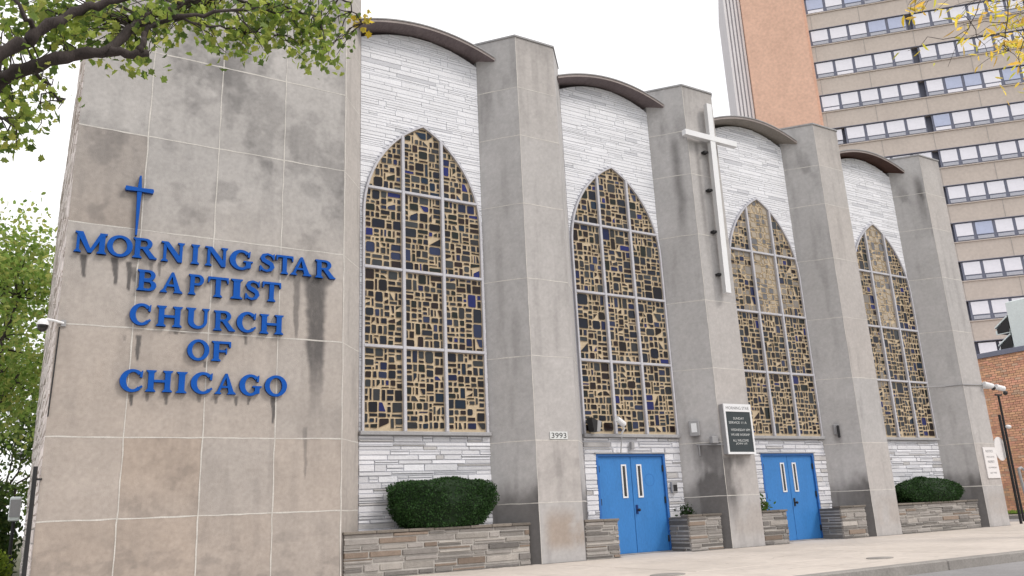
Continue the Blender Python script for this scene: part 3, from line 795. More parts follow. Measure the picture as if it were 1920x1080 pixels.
for txt, zb, zt, xs, _ in LINES:
    for ch, (p0, p1) in zip(txt, xs):
        # photo row of this line at that column
        X0 = X1 = None
        for (pp, side) in ((p0, 0), (p1, 1)):
            lo_, hi_ = 300., 800.
            for _k in range(30):
                md = (lo_+hi_)/2
                if at(pp, md, 0).z > (zb+zt)/2: lo_ = md
                else: hi_ = md
            X = at(pp, lo_, 0).x
            if side == 0: X0 = X
            else: X1 = X
        mb = MB(); jz = rnd.uniform(-.004,.004)
        draw_glyph(mb, ch, X0, X1, zb+jz, zt+jz, -.05, -.002)
        tag(mb.build('letter', sign), 'blue capital '+ch)
# blue cross above the letters
bc = thing('small_cross', (.9,-.03,4.1), 'slender blue cross with tapered arms above the word MORNING', 'cross')
mb = MB(); cxx, cz = .905, 4.6
mb.prism([(cxx-.008,4.03),(cxx+.012,4.03),(cxx+.023,cz-.1),(cxx+.026,cz-.03),(cxx+.010,4.78),(cxx-.010,4.78),(cxx-.026,cz-.03),(cxx-.023,cz-.1)], -.055, -.002, 'blue', side='bluedk'); mb.build('upright', bc)
mb = MB(); mb.prism([(cxx-.15,cz-.028),(cxx,cz-.022),(cxx+.15,cz-.028),(cxx+.158,cz),(cxx+.15,cz+.028),(cxx,cz+.022),(cxx-.15,cz+.028),(cxx-.158,cz)], -.062, -.01, 'blue', side='bluedk'); mb.build('crossbar', bc)

# ---------------------------------------------------------------- white cross
wc = thing('large_cross', (10.40,-.1,4.25), 'tall white metal cross mounted on the second pilaster above the letter board', 'cross')
xc0, xc1 = 10.385, 10.455; wv = .062
mb = MB()
vs = []
for (x_, z_) in ((xc0,4.25),(xc1,7.93)):
    vs += [(x_-wv,-.16,z_),(x_+wv,-.16,z_),(x_+wv,-.075,z_),(x_-wv,-.075,z_)]
mb.mesh(vs, [(0,1,5,4),(4,5,6,7),(3,2,1,0)], 'white'); mb.mesh(vs, [(1,2,6,5),(2,3,7,6),(3,0,4,7)], 'crossshade')
mb.build('upright', wc)
mb = MB(); zc = 7.215
mb.box(9.77, 11.06, -.168, -.07, zc-.055, zc+.055, 'white', bev=.004); mb.build('crossbar', wc)
for z in (4.6, 5.4, 6.2, 6.95):
    mb = MB(); mb.box(10.385-.12, 10.385-.02, -.09, -.001, z-.02, z+.02, 'black', bev=.004); mb.build('bracket', wc)

# ---------------------------------------------------------------- letter board
lb = thing('letter_board', (10.3,-.1,1.47), 'white framed changeable letter board below the white cross', 'notice board')
mb = MB(); x0, x1, z0, z1 = 9.99, 10.625, 1.475, 2.305
mb.box(x0, x1, -.10, -.002, z0, z1, 'greymet', bev=.008); mb.build('case', lb)
mb = MB()
for (a,b,c,d) in ((x0,x0+.035,z0,z1),(x1-.035,x1,z0,z1),(x0+.035,x1-.035,z0,z0+.035),(x0+.035,x1-.035,z1-.13,z1)): mb.box(a,b,-.115,-.101,c,d,'white')
mb.build('frame', lb)
mb = MB(); mb.box(x0+.035, x1-.035, -.106, -.1012, z0+.035, z1-.13, 'board'); mb.build('panel', lb)
mb = MB()
text_mesh(mb, 'MORNING STAR', x0+.05, x1-.05, z1-.095, z1-.045, -.1165, M['ink']); mb.build('header_text', lb)
rowsT = [('SUNDAY', .20,.45,.10),('SERVICE 11 A', .09,.50,.17),('WEDNESDAY 6PM', .12,.56,.29),('WE ARE WORSHIP', .11,.54,.37),('ALL WELCOME', .14,.50,.465),('JOIN US', .20,.46,.52)]
for t_, a, b, dz in rowsT:
    mb = MB(); zz = z1-.14-dz-.02
    text_mesh(mb, t_, x0+a, x0+b, zz, zz+.038, -.1075, M['offwhite']); mb.build('text_line', lb)

# ---------------------------------------------------------------- small wall fittings
pl = thing('house_number', (6.73,-.01,1.76), 'white plate reading 3993 on the pilaster nearest the tower', 'sign')
mb = MB(); mb.box(6.575, 6.885, -.015, -.001, 1.705, 1.815, 'offwhite', bev=.003); mb.build('plate', pl)
mb = MB(); text_mesh(mb, '3993', 6.60, 6.86, 1.722, 1.798, -.0165, M['black']); mb.build('digits', pl)

nt_ = thing('paper_notice', (17.7,-.01,.96), 'white paper notice with grey lines of text on the end pilaster', 'sign')
mb = MB(); mb.box(17.47, 17.93, -.02, -.001, .965, 1.605, 'paper', bev=.003); mb.build('sheet', nt_)
for i, (t_, a, b, h_) in enumerate((('NOTICE',.08,.34,.05),('PRIVATE',.08,.36,.03),('PROPERTY',.1,.34,.05),('NO PARKING',.08,.38,.03),('ANY TIME',.1,.34,.03))):
    mb = MB(); zz = 1.50-i*.11; text_mesh(mb, t_, 17.47+a, 17.47+b, zz, zz+h_, -.0215, M['ink']); mb.build('text_line', nt_)

def side_pt(n, t, off=0):        # point on the left splayed face of pilaster n, t=0 at wall, 1 at front corner
    x = XP+n*PIT-DX*(1-t); y = DY*(1-t); l = math.hypot(DX,DY); return Vector((x-DY/l*off, y-DX/l*off, 0))
def on_side(n, t, w_, dep):
    l = math.hypot(DX,DY); ax = Vector((DX/l,-DY/l,0)); nn = Vector((-DY/l,-DX/l,0)); o = side_pt(n,t)
    return lambda p: tuple(o+ax*p[0]+nn*(-p[1])+Vector((0,0,p[2])))
wl = thing('wall_light', tuple(side_pt(1,.42)+Vector((0,0,1.8))), 'square grey wall light with a white lens left of the letter board', 'light')
rt = on_side(1,.42,0,0)
mb = MB(); mb.box(-.085,.085,-.11,-.001,1.80,2.06,'greymet',rot=rt,bev=.01); mb.build('housing', wl)
mb = MB(); mb.box(-.045,.045,-.118,-.1105,1.86,2.01,'white',rot=rt); mb.build('lens', wl)
wl = thing('wall_light', tuple(side_pt(2,.40)+Vector((0,0,1.8))), 'small dark wall light on the plain pilaster right of the second door', 'light')
rt = on_side(2,.40,0,0)
mb = MB(); mb.box(-.06,.05,-.05,-.001,1.86,2.06,'greymet',rot=rt,bev=.01); mb.build('housing', wl)
mb = MB(); mb.box(.0,.045,-.13,-.0505,1.80,2.03,'black',rot=rt,bev=.01); mb.build('shade', wl)
br = thing('pipe_bracket', tuple(side_pt(1,.8)+Vector((0,0,1.6))), 'rusty angled steel bracket under the letter board on the stained pilaster', 'bracket')
mb = MB(); q = side_pt(1,.42,.02); q2 = side_pt(1,1,.03)
mb.tube([(q.x,q.y,1.66),(q2.x,q2.y,1.64),(10.02,-.04,1.64)], .011, 'greymet'); mb.tube([(q.x+.03,q.y-.03,1.65),(q.x+.03,q.y-.03,1.48)], .010, 'greymet')
mb.box(q2.x-.16,q2.x-.02,q2.y+.02,q2.y+.10,1.66,1.78,'greymet',bev=.01)
mb.build('pipe', br)
# floodlight on the sill of the second window
p = at(1160, 790, .3)
fl = thing('security_light', (8.24,.44,1.85), 'white bullet security camera on the sill above the first blue door', 'camera')
mb = MB(); mb.tube([(8.26,.46,1.845),(8.27,.40,1.92),(8.14,.30,2.02)], .016, 'white'); mb.build('arm', fl)
mb = MB(); mb.tube([(8.04,.27,2.06),(8.20,.31,1.98)], [.045,.05], 'white', 12); mb.build('housing', fl)
mb = MB(); mb.tube([(8.25,.45,1.80),(8.20,.44,1.55)], .010, 'greymet'); mb.build('cable', fl)
wd = thing('horn_speaker', (7.60,.4,1.86), 'wedge shaped grey loudspeaker at the left foot of the second window', 'speaker')
mb = MB(); 
mb.prism([(7.66,1.86),(7.72,1.86),(7.76,2.02),(7.69,2.04)], .30, .46, 'greymet'); mb.build('cover', wd)
mb = MB(); mb.prism([(7.61,1.87),(7.658,1.862),(7.688,2.038),(7.58,2.08)], .31, .45, 'black'); mb.build('mouth', wd)
ic = thing('door_intercom', (9.27,.5,.9), 'small grey intercom with a dark hood beside the first blue door', 'intercom')
mb = MB(); mb.box(9.20,9.32,.44,.49,.90,1.08,'greymet',bev=.01); mb.build('case', ic)
mb = MB(); mb.box(9.225,9.30,.433,.4395,.93,1.03,'black'); mb.build('panel', ic)
dl = thing('door_light', (8.45,.5,1.6), 'tiny grey box fixed above the first blue door', 'light')
mb = MB(); mb.box(8.42,8.485,.43,.49,1.60,1.72,'greymet',bev=.008); mb.build('case', dl)
# dome camera on the tower corner
dc = thing('dome_camera', (.1,-.05,2.9), 'white dome camera with a dark bubble on an arm at the left tower corner', 'camera')
ctr = at(80, 610, -.05)
mb = MB(); mb.tube([(.26,-.012,2.925),(.16,-.05,2.94),(ctr.x+.02,-.05,2.95)], .014, 'white'); mb.build('arm', dc)
mb = MB(); mb.sphere((ctr.x,-.05,2.88), .062, 'white', zmin=0, sc=(1,1,1.2)); mb.box(.235,.285,-.02,-.001,2.89,2.96,'greymet'); mb.build('housing', dc)
mb = MB(); mb.sphere((ctr.x,-.05,2.868), .056, 'dark', sc=(1,1,1.15)); mb.build('bubble', dc)
cb = thing('downpipe', (.15,-.03,0), 'black conduit running down the left corner of the tower', 'pipe')
mb = MB(); mb.tube([(.145,-.03,0),(.145,-.03,1.38)], .022, 'black'); mb.build('lower_pipe', cb)
mb = MB(); mb.tube([(.225,-.012,2.88),(.215,-.012,2.3),(.205,-.014,1.9)], .007, 'black'); mb.build('cable', cb)
mb = MB(); mb.box(.145,.215,-.03,-.005,1.24,1.26,'black'); mb.build('clip', cb)
for i, (px, py, lab) in enumerate(((1850,723,'white bullet camera at the right edge of the end pilaster'),(1872,728,'white camera with a dark lens, outermost beyond the end pilaster'))):
    q = at(px, py, -.05)
    cm = thing('security_camera', tuple(q), lab, 'camera', 'cameras at the end pilaster')
    mb = MB(); mb.tube([(17.96-.02,.02,q.z),(q.x,q.y,q.z)], .018, 'white'); mb.build('arm', cm)
    mb = MB(); mb.tube([(q.x-.1,q.y,q.z+.03),(q.x+.1,q.y-.06,q.z-.02)], .06, 'white', 12); mb.build('housing', cm)
    mb = MB(); mb.sphere((q.x+.11,q.y-.07,q.z-.06-.05*i), .05, 'dark'); mb.build('lens', cm)
cbl = MB(); cbl.tube([(16.05,.5,2.90),tuple(side_pt(3,.5,.012)+Vector((0,0,2.92))),tuple(side_pt(3,1,.02)+Vector((0,0,2.93))),(17.96,-.02,2.95)], .012, 'greymet')
tag(cbl.build('cable', None, (16.5,.2,2.9)), 'thin grey cable crossing the end pilaster to the cameras', 'cable')

# ---------------------------------------------------------------- planters
def plcol(R_):
    t = R_.random(); k = R_.uniform(.75,1.15)
    b = (.29,.27,.255) if t < .5 else ((.18,.168,.16) if t < .78 else ((.36,.335,.31) if t < .92 else (.235,.185,.15)))
    return tuple(v*k for v in b)
def shadecol(R_): k = R_.uniform(.7,1.2); return (.15*k,.14*k,.13*k)  # left-facing returns: their shade painted as darker stone
def planter(x0, x1, yf, ztop, label, left=None, right=None, seed=1):
    o = thing('planter', ((x0+x1)/2, yf, 0), label, 'planter', 'stone planters along the church front')
    mb = MB()
    mb.box(x0+.01, x1-.01, yf+.0125, yf+.14, 0, ztop-.02, 'planterjoint'); 
    if left: mb.box(x0+.01, x0+.14, yf+.141, DY-.02, 0, ztop-.02, 'joint')
    if right: mb.box(x1-.14, x1-.01, yf+.141, DY-.02, 0, ztop-.02, 'joint')
    ledgewall(mb, (x0,yf+.01), (x1,yf+.01), 0, ztop-.012, 'ledge', plcol, seed, hmin=.045, hmax=.10, lmin=.15, lmax=.55, prot=.022, gap=.010)
    if left: ledgewall(mb, (x0+.01,DY-.01), (x0+.01,yf), 0, ztop-.012, 'ledge', shadecol, seed+1, hmin=.05, hmax=.09, prot=.02, gap=.012)
    if right: ledgewall(mb, (x1-.01,yf), (x1-.01,DY-.01), 0, ztop-.012, 'ledge', plcol, seed+1, hmin=.05, hmax=.09, prot=.02, gap=.012)
    mb.build('stone_wall', o)
    mb = MB(); R_ = random.Random(seed); x = x0-.012
    while x < x1:
        e = min(x+R_.uniform(.3,.6), x1+.012)
        if x1-e < .1: e = x1+.012
        mb.box(x+.003, e-.003, yf-.02, yf+.16, ztop-.018, ztop+.012+R_.uniform(0,.008), 'ledge', (lambda k: (.3*k,.265*k,.23*k))(R_.uniform(.4,.75)), bev=.005); x = e
    mb.build('coping', o)
    mb = MB(); nx = 14; R2 = random.Random(seed+9)
    def zz(i,j): return ztop-.03+.02*math.sin(i*1.7+seed)*math.sin(j*2.1)
    for i in range(nx):
        for j in range(3):
            xa, xb = x0+.02+(x1-x0-.04)*i/nx, x0+.02+(x1-x0-.04)*(i+1)/nx; ya, yb = yf+.15+(DY-.03-yf-.15)*j/3, yf+.15+(DY-.03-yf-.15)*(j+1)/3
            mb.face([(xa,ya,zz(i,j)),(xb,ya,zz(i+1,j)),(xb,yb,zz(i+1,j+1)),(xa,yb,zz(i,j+1))], 'soil')
    mb.build('soil', o)
    return o
planter(XT1+.07, 6.20, .06, .545, 'long low ledge stone planter under the big clipped hedge', seed=11)
planter(7.13, 7.745, .05, .54, 'short stone planter left of the first blue door', right=True, seed=21)
planter(9.12, 9.83, .05, .54, 'short stone planter right of the first blue door', left=True, seed=31)
planter(10.76, 11.36, .05, .54, 'short stone planter left of the second blue door holding a small green shrub', right=True, seed=41)
planter(12.74, 13.44, .05, .55, 'short stone planter right of the second blue door', left=True, seed=51)
planter(14.40, 17.02, .05, .54, 'long low stone planter under the far oval hedge', seed=61)

# ---------------------------------------------------------------- foliage helpers
def leaf_quads(centers, size, R_, colf, droop=0, shape='oval', flat=None):
    """many small leaves as one vertex/face list; returns MB-ready arrays"""
    V = []; Fc = []; Cc = []
    rs = np.random.RandomState(R_.randrange(10**6)); n = len(centers)
    d = rs.normal(size=(n,3)); d[:,2] -= droop; d /= np.linalg.norm(d,axis=1)[:,None]
    e = rs.normal(size=(n,3)); e -= (e*d).sum(1)[:,None]*d; e /= np.linalg.norm(e,axis=1)[:,None]
    nn = np.cross(d,e)
    s = size*rs.uniform(.65,1.25,size=n)
    c = np.array(centers)
    if shape == 'lobed':
        prof = [(0,0),(.22,.16),(.30,.42),(.52,.30),(.62,.50),(.78,.22),(1,0),(.78,-.22),(.62,-.50),(.52,-.30),(.30,-.42),(.22,-.16)]
    elif shape == 'long': prof = [(0,0),(.3,.13),(.65,.12),(1,0),(.65,-.12),(.3,-.13)]
    else: prof = [(0,0),(.3,.3),(.75,.24),(1,0),(.75,-.24),(.3,-.3)]
    k = len(prof); P = np.zeros((n,k,3))
    for i,(a,b) in enumerate(prof):
        P[:,i] = c+d*(s*a)[:,None]+e*(s*b)[:,None]+nn*(s*(.18*abs(b)-.25*a*a))[:,None]
    cols = [colf(R_) for _ in range(n)]
    if k == 12:
        faces = [(0,1,2,3),(3,4,5,6),(0,3,6,9),(6,7,8,9),(9,10,11,0)]
    else: faces = [(0,1,2,3),(0,3,4,5)]
    V = P.reshape(-1,3)
    for i in range(n):
        for f in faces: Fc.append(tuple(i*k+q for q in f)); Cc.append(cols[i])
    return V.tolist(), Fc, Cc
def add_leaves(mb, centers, size, R_, colf, **kw):
    V, Fc, Cc = leaf_quads(centers, size, R_, colf, **kw); n = len(mb.v); k = mb.mi(kw.pop('mat', 'leaf') if 'mat' in kw else LEAFM)
    mb.v += V; mb.f += [tuple(a+n for a in f) for f in Fc]; mb.m += [k]*len(Fc); mb.c += Cc
LEAFM = 'leaf'

# hedges
def hedge(x0, x1, z0, z1, yc, dep, label, seed, squash):
    global LEAFM
    LEAFM = 'hedge'; R_ = random.Random(seed); rs = np.random.RandomState(seed)
    cx, hw, h_ = (x0+x1)/2, (x1-x0)/2, z1-z0
    def rad(t):            # t 0..1 height -> width fraction
        if squash: return (.70+.30*min(1,t/.45)**.8)*(1-max(0,(t-.80)/.2)**2.6*.28)*(1 if t > .04 else .9)
        return math.sqrt(max(0,1-((t-.42)/.62)**2))*.98+.02
    def surf(th, t, k=1.):
        r = rad(t)*k; c_, s_ = math.cos(th), math.sin(th); p_ = .75
        sx = math.copysign(abs(c_)**p_, c_); sy_ = math.copysign(abs(s_)**p_, s_)
        bump = 1+.035*math.sin(th*5+t*7+seed)+.03*math.sin(th*11-t*13)
        return (cx+hw*r*sx*bump, yc+dep*r*sy_*bump, z0+h_*t)
    mb = MB(); seg, rg = 36, 14; vs = []
    for i in range(rg+1):
        for k in range(seg): vs.append(surf(2*math.pi*k/seg, i/rg, .93))
    fs = [(i*seg+k, i*seg+(k+1)%seg, (i+1)*seg+(k+1)%seg, (i+1)*seg+k) for i in range(rg) for k in range(seg)]+[tuple(range(rg*seg,(rg+1)*seg)), tuple(range(seg-1,-1,-1))]
    mb.mesh(vs, fs, 'hedge', (.012,.03,.01))
    pts = []
    for _ in range(20000 if squash else 11000):
        th = R_.uniform(0,2*math.pi); u = R_.random()
        if u < .28:
            k = math.sqrt(R_.random())*.96; p = surf(th, 1, k); top = 1-.28*0
            z = z1+.02*math.sin(p[0]*9)*1-(.0 if squash else 0)-(k**4)*.07*h_
            pts.append((p[0], p[1], z+R_.uniform(-.02,.02)))
        else:
            p = surf(th, R_.random(), R_.uniform(.93,1.03)); pts.append(p)
    pts = [p for p in pts if p[1] < yc+dep*.6]
    def cf(R_): k = R_.uniform(.55,1.35); return (.024*k,.066*k,.014*k)
    add_leaves(mb, pts, .026 if squash else .03, R_, cf, shape='oval')
    for i in range(5):
        X = cx+hw*(-.5+.25*i); mb.tube([(X,yc,z0-.06),(X+.03,yc,z0+.1)], .02, 'bark')
    tag(mb.build('hedge', None, (cx,yc,z0)), label, 'hedge', 'clipped hedges in the planters')
hedge(4.22, 5.72, .555, 1.165, .27, .34, 'large dark green clipped hedge with a flat top under the first window', 5, True)
hedge(14.78, 16.72, .55, 1.0, .27, .32, 'low oval clipped hedge in the far planter under the last window', 6, False)
LEAFM = 'leaf'
def shrub(x, y, z, r, n, label, seed, colf):
    R_ = random.Random(seed); mb = MB()
    for k in range(9):
        a = R_.uniform(0,6.28); mb.tube([(x,y,z),(x+.7*r*math.cos(a),y+.7*r*math.sin(a)*.6,z+r*R_.uniform(.5,1))], .006, 'bark', 5)
    pts = [(x+r*R_.gauss(0,.5),y+r*.5*R_.gauss(0,.5),z+abs(R_.gauss(.35,.35))*r) for _ in range(n)]
    add_leaves(mb, pts, .05, R_, colf, shape='oval')
    tag(mb.build('shrub', None, (x,y,z)), label, 'shrub')
shrub(10.92, .25, .54, .19, 420, 'small bright green shrub in the planter left of the second blue door', 3, lambda R: (.10*R.uniform(.7,1.3), .17*R.uniform(.7,1.3), .03))
shrub(9.33, .30, .53, .14, 160, 'tiny dark sprig in the planter right of the first blue door', 4, lambda R: (.03, .06*R.uniform(.7,1.3), .02))

# ---------------------------------------------------------------- ground
def structure(o): o['kind'] = 'structure'; return o
mb = MB(); mb.face([(-300,-300,-.13),(400,-300,-.13),(400,500,-.13),(-300,500,-.13)], 'ground'); structure(mb.build('ground'))
mb = MB(); mb.face([(-200,-11.5,-.1),(300,-11.5,-.1),(300,-4.42,-.1),(-200,-4.42,-.1)], 'asphalt')
mb.face([(20.6,-4.42,-.1),(25.2,-4.42,-.1),(25.2,200,-.1),(20.6,200,-.1)], 'asphalt'); structure(mb.build('road'))
mb = MB()
R_ = random.Random(77)
def slab(x0,x1,y0,y1):
    mb.box(x0+.006,x1-.006,y0+.006,y1-.006,-.12,R_.uniform(-.001,.001),'walk',bev=.006)
xs = [-12+1.15*i for i in range(29)]
for i in range(len(xs)-1):
    for (a,b) in ((-4.28,-3.0),(-3.0,-1.5),(-1.5,0),(0,1.2)):
        slab(xs[i], min(xs[i+1], 20.4), a, b)
mb.box(-12,20.4,-4.27,1.19,-.125,-.012,'joint')
segs = [(XT0,XT1,0),(XT1+.07,6.2,.04),(6.33,7.08,0),(7.13,7.745,.03),(9.12,9.83,.03),(9.96,10.7,0),(10.76,11.36,.03),(12.74,13.44,.03),(13.59,14.33,0),(14.4,17.02,.03),(17.22,17.96,0)]
for (xa_, xb_, yy) in segs:                                   # grit swept against the foot of the walls
    n_ = int((xb_-xa_)/.09); wv_ = [R_.uniform(.012,.05) for _ in range(n_+1)]
    for i in range(n_):
        xa2, xb2 = xa_+(xb_-xa_)*i/n_, xa_+(xb_-xa_)*(i+1)/n_
        mb.face([(xa2,yy-.01-wv_[i],.0045),(xb2,yy-.01-wv_[i+1],.0045),(xb2,yy+.02,.0045),(xa2,yy+.02,.0045)], 'kerb')
for (cx0, cy0, a0) in ((8.2,-2.4,.3),(11.5,-1.1,-.5),(5.2,-1.8,1.1),(14.5,-2.2,.1),(17,-.9,.6),(6.9,-3.6,-.2)):
    px_, py_ = cx0, cy0; an = a0
    for _ in range(16):
        an += R_.uniform(-.7,.7)*.7; an = a0+(an-a0)*.8; qx, qy = px_+.09*math.cos(an), py_+.09*math.sin(an)*1.2
        w_ = .0035; mb.face([(px_,py_-w_,.0035),(qx,qy-w_,.0035),(qx,qy+w_,.0035),(px_,py_+w_,.0035)], 'kerb'); px_, py_ = qx, qy
structure(mb.build('sidewalk'))
mb = MB(); x = -12
while x < 20.4:
    mb.box(x, min(x+2.3,20.55)-.008, -4.42, -4.285, -.12, .004, 'kerb', bev=.012); x += 2.3
structure(mb.build('kerb'))
mb = MB(); mb.box(25.3,60,-4.3,20,-.12,.0,'walk'); mb.box(25.2,25.29,-4.4,20,-.12,.004,'kerb'); structure(mb.build('far_sidewalk'))
def grasspatch(x0,x1,y0,y1,z,n,seed,name):
    R_ = random.Random(seed); m2 = MB()
    m2.face([(x0,y0,z),(x1,y0,z),(x1,y1,z),(x0,y1,z)], 'ground')
    rs = np.random.RandomState(seed); P = np.stack([rs.uniform(x0,x1,n),rs.uniform(y0,y1,n),np.full(n,z)],-1)
    a = rs.uniform(0,6.28,n); hh = rs.uniform(.04,.11,n); w_ = .012
    V = []; 
    for i in range(n):
        p = P[i]; c_, s_ = math.cos(a[i]), math.sin(a[i]); lean = rs.uniform(-.04,.04)
        V += [(p[0]-w_*c_,p[1]-w_*s_,z),(p[0]+w_*c_,p[1]+w_*s_,z),(p[0]+lean*s_,p[1]+lean*c_,z+hh[i])]
    k = len(m2.v); gi = m2.mi('grass'); m2.v += V
    for i in range(n): m2.f.append((k+3*i,k+3*i+1,k+3*i+2)); m2.m.append(gi); m2.c.append((1,1,1))
    return tag(m2.build(name), kind='stuff')
tag(grasspatch(-10,.05,1.3,40,-.02,30000,8,'grass'), 'green lawn running back beside the church', 'grass')
tag(grasspatch(26.2,27.8,-2,9,.03,6000,9,'grass'), 'narrow green grass strip below the orange brick wall', 'grass')
for (x, y, rx, lab) in ((8.75,-3.55,.17,'dark oval utility cover in the pavement near the kerb'),(5.95,-3.05,.20,'dark utility cover in the pavement at the bottom edge of the photo')):
    mb = MB(); n_ = 20; mb.plan([(x+rx*math.cos(6.283*i/n_), y+rx*.8*math.sin(6.283*i/n_)) for i in range(n_)], -.01, .008, 'kerb')
    tag(mb.build('utility_cover', None, (x,y,0)), lab, 'utility cover', 'covers in the pavement')

# ---------------------------------------------------------------- street posts at the right
sp = thing('sign_post', (18.75,.2,0), 'dark street sign post with a white oval plate right of the church', 'street sign')
mb = MB(); mb.tube([(18.75,.2,0),(18.75,.2,2.35)], .03, 'black'); mb.build('post', sp)
mb = MB(); n_ = 16; mb.prism([(18.62+.22*math.cos(6.283*i/n_), 1.60+.26*math.sin(6.283*i/n_)) for i in range(n_)], .25, .27, 'paper'); mb.build('plate', sp)
qq = at(1888,800,.9)
lp = thing('lamp_post', (qq.x,.9,0), 'thin dark post with a short cross arm behind the sign post', 'post')
q = at(1872,742,.9); LX = q.x
mb = MB(); mb.tube([(LX,.9,0),(LX,.9,q.z)], .028, 'black'); mb.build('post', lp)
mb = MB(); mb.box(LX-.13,LX+.13,.88,.92,q.z,q.z+.035,'black'); mb.build('arm', lp)
mb = MB(); mb.sphere((LX+.06,.85,2.17), .06, 'white', sc=(1.5,1,.8)); mb.build('lamp', lp)
hp = at(1908,880,.0)
mb = MB(); mb.tube([(18.62+.12,-.05,0),(18.62,-.05,1.05),(18.62,-.05,1.14),(18.72,-.05,1.17),(18.82,-.05,1.12)], .03, 'greymet')
tag(mb.build('hooked_pipe', None, (18.7,-.05,0)), 'short hooked grey pipe standing by the right edge of the photo', 'pipe')

# ---------------------------------------------------------------- orange brick building
ob = thing('brick_building', (28,4,0), 'low orange brick building beyond the side street', 'building')
mb = MB(); Z1 = 5.1
R_ = random.Random(15)
mb.box(28.03,36,-2.5,11,0,Z1,'matrix',(.56,.40,.31))
z = 0; row = 0
while z < Z1-.02:
    y = -2.5-(.08 if row%2 else 0); 
    while y < 11:
        l = .2; k = R_.uniform(.78,1.16); hcol = (.72*k,.40*k*R_.uniform(.92,1.08),.26*k)
        if R_.random() < .08: hcol = (.62*k,.42*k,.3*k)
        mb.face([(28.0,y+.192,z+.005),(28.0,y+.008,z+.005),(28.0,y+.008,z+.07),(28.0,y+.192,z+.07)][::1], 'orange', hcol)
        y += l
    z += .078; row += 1
mb.build('wall', ob)
mb = MB(); mb.box(27.94,36.1,-2.6,11.1,Z1,Z1+.17,'hrframe',bev=.01); mb.build('parapet', ob)
ru = thing('rooftop_duct', (29.5,4,5.27), 'pale metal air unit with two dark open hoods on the brick building roof', 'air unit')
mb = MB(); mb.box(28.6,31.5,1.5,4.62,5.28,6.95,'hvac',bev=.03)
for y in (2.2,2.95,3.7): mb.box(28.575,28.595,y-.012,y+.012,5.3,6.9,'greymet')
mb.build('casing', ru)
for (zb_, y0, y1) in ((5.95,4.64,5.12),(5.33,4.64,5.12)):
    mb = MB()
    # sloping hood towards the street, a black wedge painted in as its inner shade
    P = [(28.6,y0,zb_+.55),(28.6,y1,zb_+.22),(31.3,y1,zb_+.22),(31.3,y0,zb_+.55),(28.6,y0,zb_+.5),(28.6,y1,zb_+.17),(31.3,y1,zb_+.17),(31.3,y0,zb_+.5)]
    mb.mesh(P, [(0,1,2,3),(4,7,6,5),(0,4,5,1),(1,5,6,2)], 'hvac'); W_ = [(x_,y_,z_) for x_ in (28.61,31.28) for (y_,z_) in ((y0,zb_-.02),(y1-.06,zb_-.02),(y1-.06,zb_+.15),(y0,zb_+.48))]; mb.mesh(W_, [(0,1,2,3),(7,6,5,4),(1,5,6,2),(0,4,5,1)], 'black'); mb.box(28.62,28.66,y0,y1,zb_-.05,zb_+.10,'hvac')
    mb.build('hood', ru)

# ---------------------------------------------------------------- high rise
HA = -.7819; HX, HY, HZ, FH, PWH = 35.16, 15.214, 25.682, 2.0, .987
du = Vector((math.cos(HA), math.sin(HA), 0)); dn = Vector((math.sin(HA), -math.cos(HA), 0))   # dn points to the camera side
if dn.dot(Vector((-1,-1,0))) < 0: dn = -dn
def hr(u, o, z): return tuple(Vector((HX,HY,0))+du*u+dn*o+Vector((0,0,z)))
hb = thing('apartment_tower', (HX,HY,0), 'tall beige apartment tower with rows of dark framed windows and an orange brick shaft', 'apartment block')
def hbox(mb, u0, u1, o0, o1, z0, z1, m_): mb.box(u0,u1,-o1,-o0,z0,z1,m_,rot=lambda p: hr(p[0], -p[1], p[2]))
mb = MB()
ks = list(range(-3, 9)); UMAX = 16.
for k in list(range(-3, 12)):
    zt = HZ-k*FH                                 # top of the glazed band; the spandrel stands above it
    if zt-FH*.5 < 0: break
    hbox(mb, 0, UMAX, -8, 0, zt, zt+FH*.5-.0, 'hrbeige')
    for q in range(8):                            # panel joints
        hbox(mb, 2.48*q+.2, 2.48*q+.215, .001, .012, zt+.01, zt+FH*.5-.02, 'joint')
    hbox(mb, 0, UMAX, .0, .05, zt-.03, zt-.002, 'hrframe')
    hbox(mb, 0, UMAX, .0, .06, zt+FH*.5-.05, zt+FH*.5-.003, 'hrbeige')
    hbox(mb, 0.003, UMAX-.003, -8, -.3, zt-FH*.5, zt-.001, 'hrframe')
hbox(mb, 0, UMAX, -8, 0, 0, HZ-11*FH-.5*FH, 'hrbeige')
mb.build('wall', hb)
mb = MB(); hbox(mb, -3.36, -.16, -6, .25, 0, HZ+3.6*FH, 'hrbrick'); hbox(mb, -.159, -.003, -6, .10, 0, HZ+3.6*FH, 'hrbrick'); tag(mb.build('brick_shaft', hb), 'orange brick stair shaft')
mb = MB(); hbox(mb, -4.27, -3.365, -7, -.3, 0, HZ+2.9*FH, 'hrfinbk')
for i in range(5): hbox(mb, -4.27+i*.19, -4.16+i*.19, -.299, -.16, 0, HZ+2.9*FH, 'hrfin')
mb.build('finned_wing', hb)
